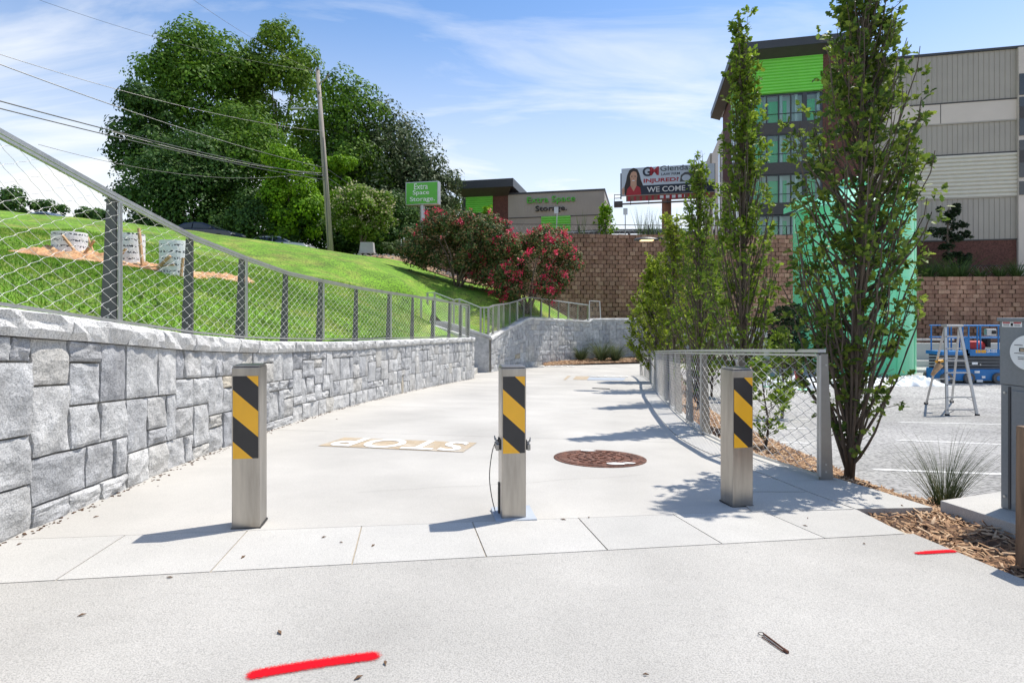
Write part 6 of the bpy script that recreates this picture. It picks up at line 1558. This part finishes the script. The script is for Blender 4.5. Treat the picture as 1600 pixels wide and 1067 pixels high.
# ------------------------------------------------------------------ lamp post
x, y = tree_at(1044, 16.0); zb = -1.0; zt = Zat(368, 16); lp = thing('street_lamp', 'dark street lamp with a glowing flat head reaching left over the path', 'street lamp', (x, y, zb))
MB().tube([(x, y, zb - .1), (x, y, zt)], .066, 16).build('post', 'darksteel', lp, smooth=True); MB().lathe((x, y, zb), [(.12, 0), (.12, .04), (.07, .1)], 16).build('base', 'darksteel', lp)
z_ = Zat(373.5, 16); ar = MB().tube([(x, y, z_ + .0), (x - .25, y, z_ + .02), (x - .32, y, z_)], .035, 8).build('arm', 'darksteel', lp)
b = MB(); b.lathe((0, 0, 0), [(.29, -.035), (.31, -.01), (.24, .035), (.10, .06)], 28); b.v = [(x - .62 + v[0] * 1.15, y + v[1] * .75, z_ - .01 + v[2]) for v in b.v]; hd = b.build('lamp_head', 'darksteel', lp, smooth=False)
MB().box((x - .62, y - .08, z_ - .055), (.34, .22, .02)).build('lens', 'led', hd)

# ------------------------------------------------------------------ grey meter cabinet on its pad
pad = MB().prism([(x, y, float(pz(2.9, y)) + .045) for x, y in ((2.895, 3.85), (2.95, 3.22), (3.25, 2.55), (4.4, 2.7), (4.4, 4.45))], (0, 0, -.13)).build('concrete_pad', 'granite', bevel=.004); tag(pad, 'pale concrete pad under the grey electrical cabinet', 'pad')
A0 = Vector(((1561.5 - CX) / F * 3.67, 3.67, 0)); ph_ = R(78); cz0 = float(pz(3, 3.6)) + .045; ctop = Zat(498.5, 3.67); wC = .75; dC = .32; zs = Zat(600, 3.67)
cb_ = thing('electrical_cabinet', 'grey electrical meter cabinet on a concrete pad at the right edge', 'cabinet', (A0.x, A0.y, cz0), rz=-ph_)
def cbox(u0, u1, v0, v1, z0, z1, name, mat, par=None, bevel=0):      # u along the face, v depth (negative: proud of the face)
    return MB().box(((u0 + u1) / 2, (v0 + v1) / 2, (z0 + z1) / 2 - cz0), (u1 - u0, abs(v1 - v0), z1 - z0)).build(name, mat, par or cb_, local=True, bevel=bevel)
cbox(.004, wC - .004, .006, dC, cz0, zs, 'lower_housing', 'cabinet', bevel=.004)
cbox(0, wC, 0, dC + .02, zs + .002, ctop - .012, 'upper_housing', 'cabinet', bevel=.006)
cbox(-.01, wC + .01, -.012, dC + .03, ctop - .014, ctop + .008, 'top_cap', 'cabinet', bevel=.004)
cbox(.075, wC - .075, -.004, .008, cz0 + .05, zs - .03, 'door', 'cabinet', bevel=.003)
cbox(.052, .066, .001, .009, cz0 + .01, zs - .01, 'door_edge', 'charcoal')
zl = Zat(506.5, 3.62); lab = cbox(.018, .135, -.002, 0, zl - .017, zl + .015, 'warning_label', 'letwhite')
for c in (.044, .109):
    cbox(c - .022, c + .022, -.003, -.002, zl + .005, zl + .013, 'label_stripe', 'letred', lab)
    for k in range(3): cbox(c - .018, c + .018, -.003, -.002, zl - .001 - .005 * k, zl + .001 - .005 * k, 'label_line', 'letblack', lab)
cbox(.070, .084, -.003, -.002, zl - .012, zl + .008, 'label_symbol', 'letblack', lab)
mu, mz, rm = .205, Zat(551, 3.48) - cz0, .108
def disc_f(rad, v0, v1, name, mat, par=None): return MB().tube([(mu, v0, mz), (mu, v1, mz)], rad, 44).build(name, mat, par or cb_, local=True)
disc_f(rm + .007, -.016, 0, 'meter_ring', 'liftgrey'); me_ = disc_f(rm, -.045, -.017, 'meter', 'tankwhite')
mz += cz0
cbox(mu - .052, mu + .035, -.048, -.045, mz + .004, mz + .028, 'display', 'letblack', me_); cbox(mu - .045, mu - .0, -.050, -.048, mz + .008, mz + .023, 'display_digits', 'tan', me_)
for dz, w_, o_ in ((.042, .05, -.08), (-.008, .13, -.08), (-.032, .10, -.06), (-.043, .12, -.06), (-.070, .05, -.02)):
    for k in range(int(w_ / .008)): cbox(mu + o_ + k * .008, mu + o_ + k * .008 + .0055, -.047, -.045, mz + dz, mz + dz + .004, 'small_print', 'letblack', me_)
for zz in (zs - .05, cz0 + .08): MB().tube([(.03, -.002, zz - cz0), (.03, .01, zz - cz0)], .008, 8).build('bolt', 'rail', cb_, local=True)
tag(MB().box((2.612, 2.80, .30), (.15, .15, .70), taper=.97).build('wooden_post', 'wood', bevel=.006), 'weathered wooden post at the right edge beside the mulch', 'post')
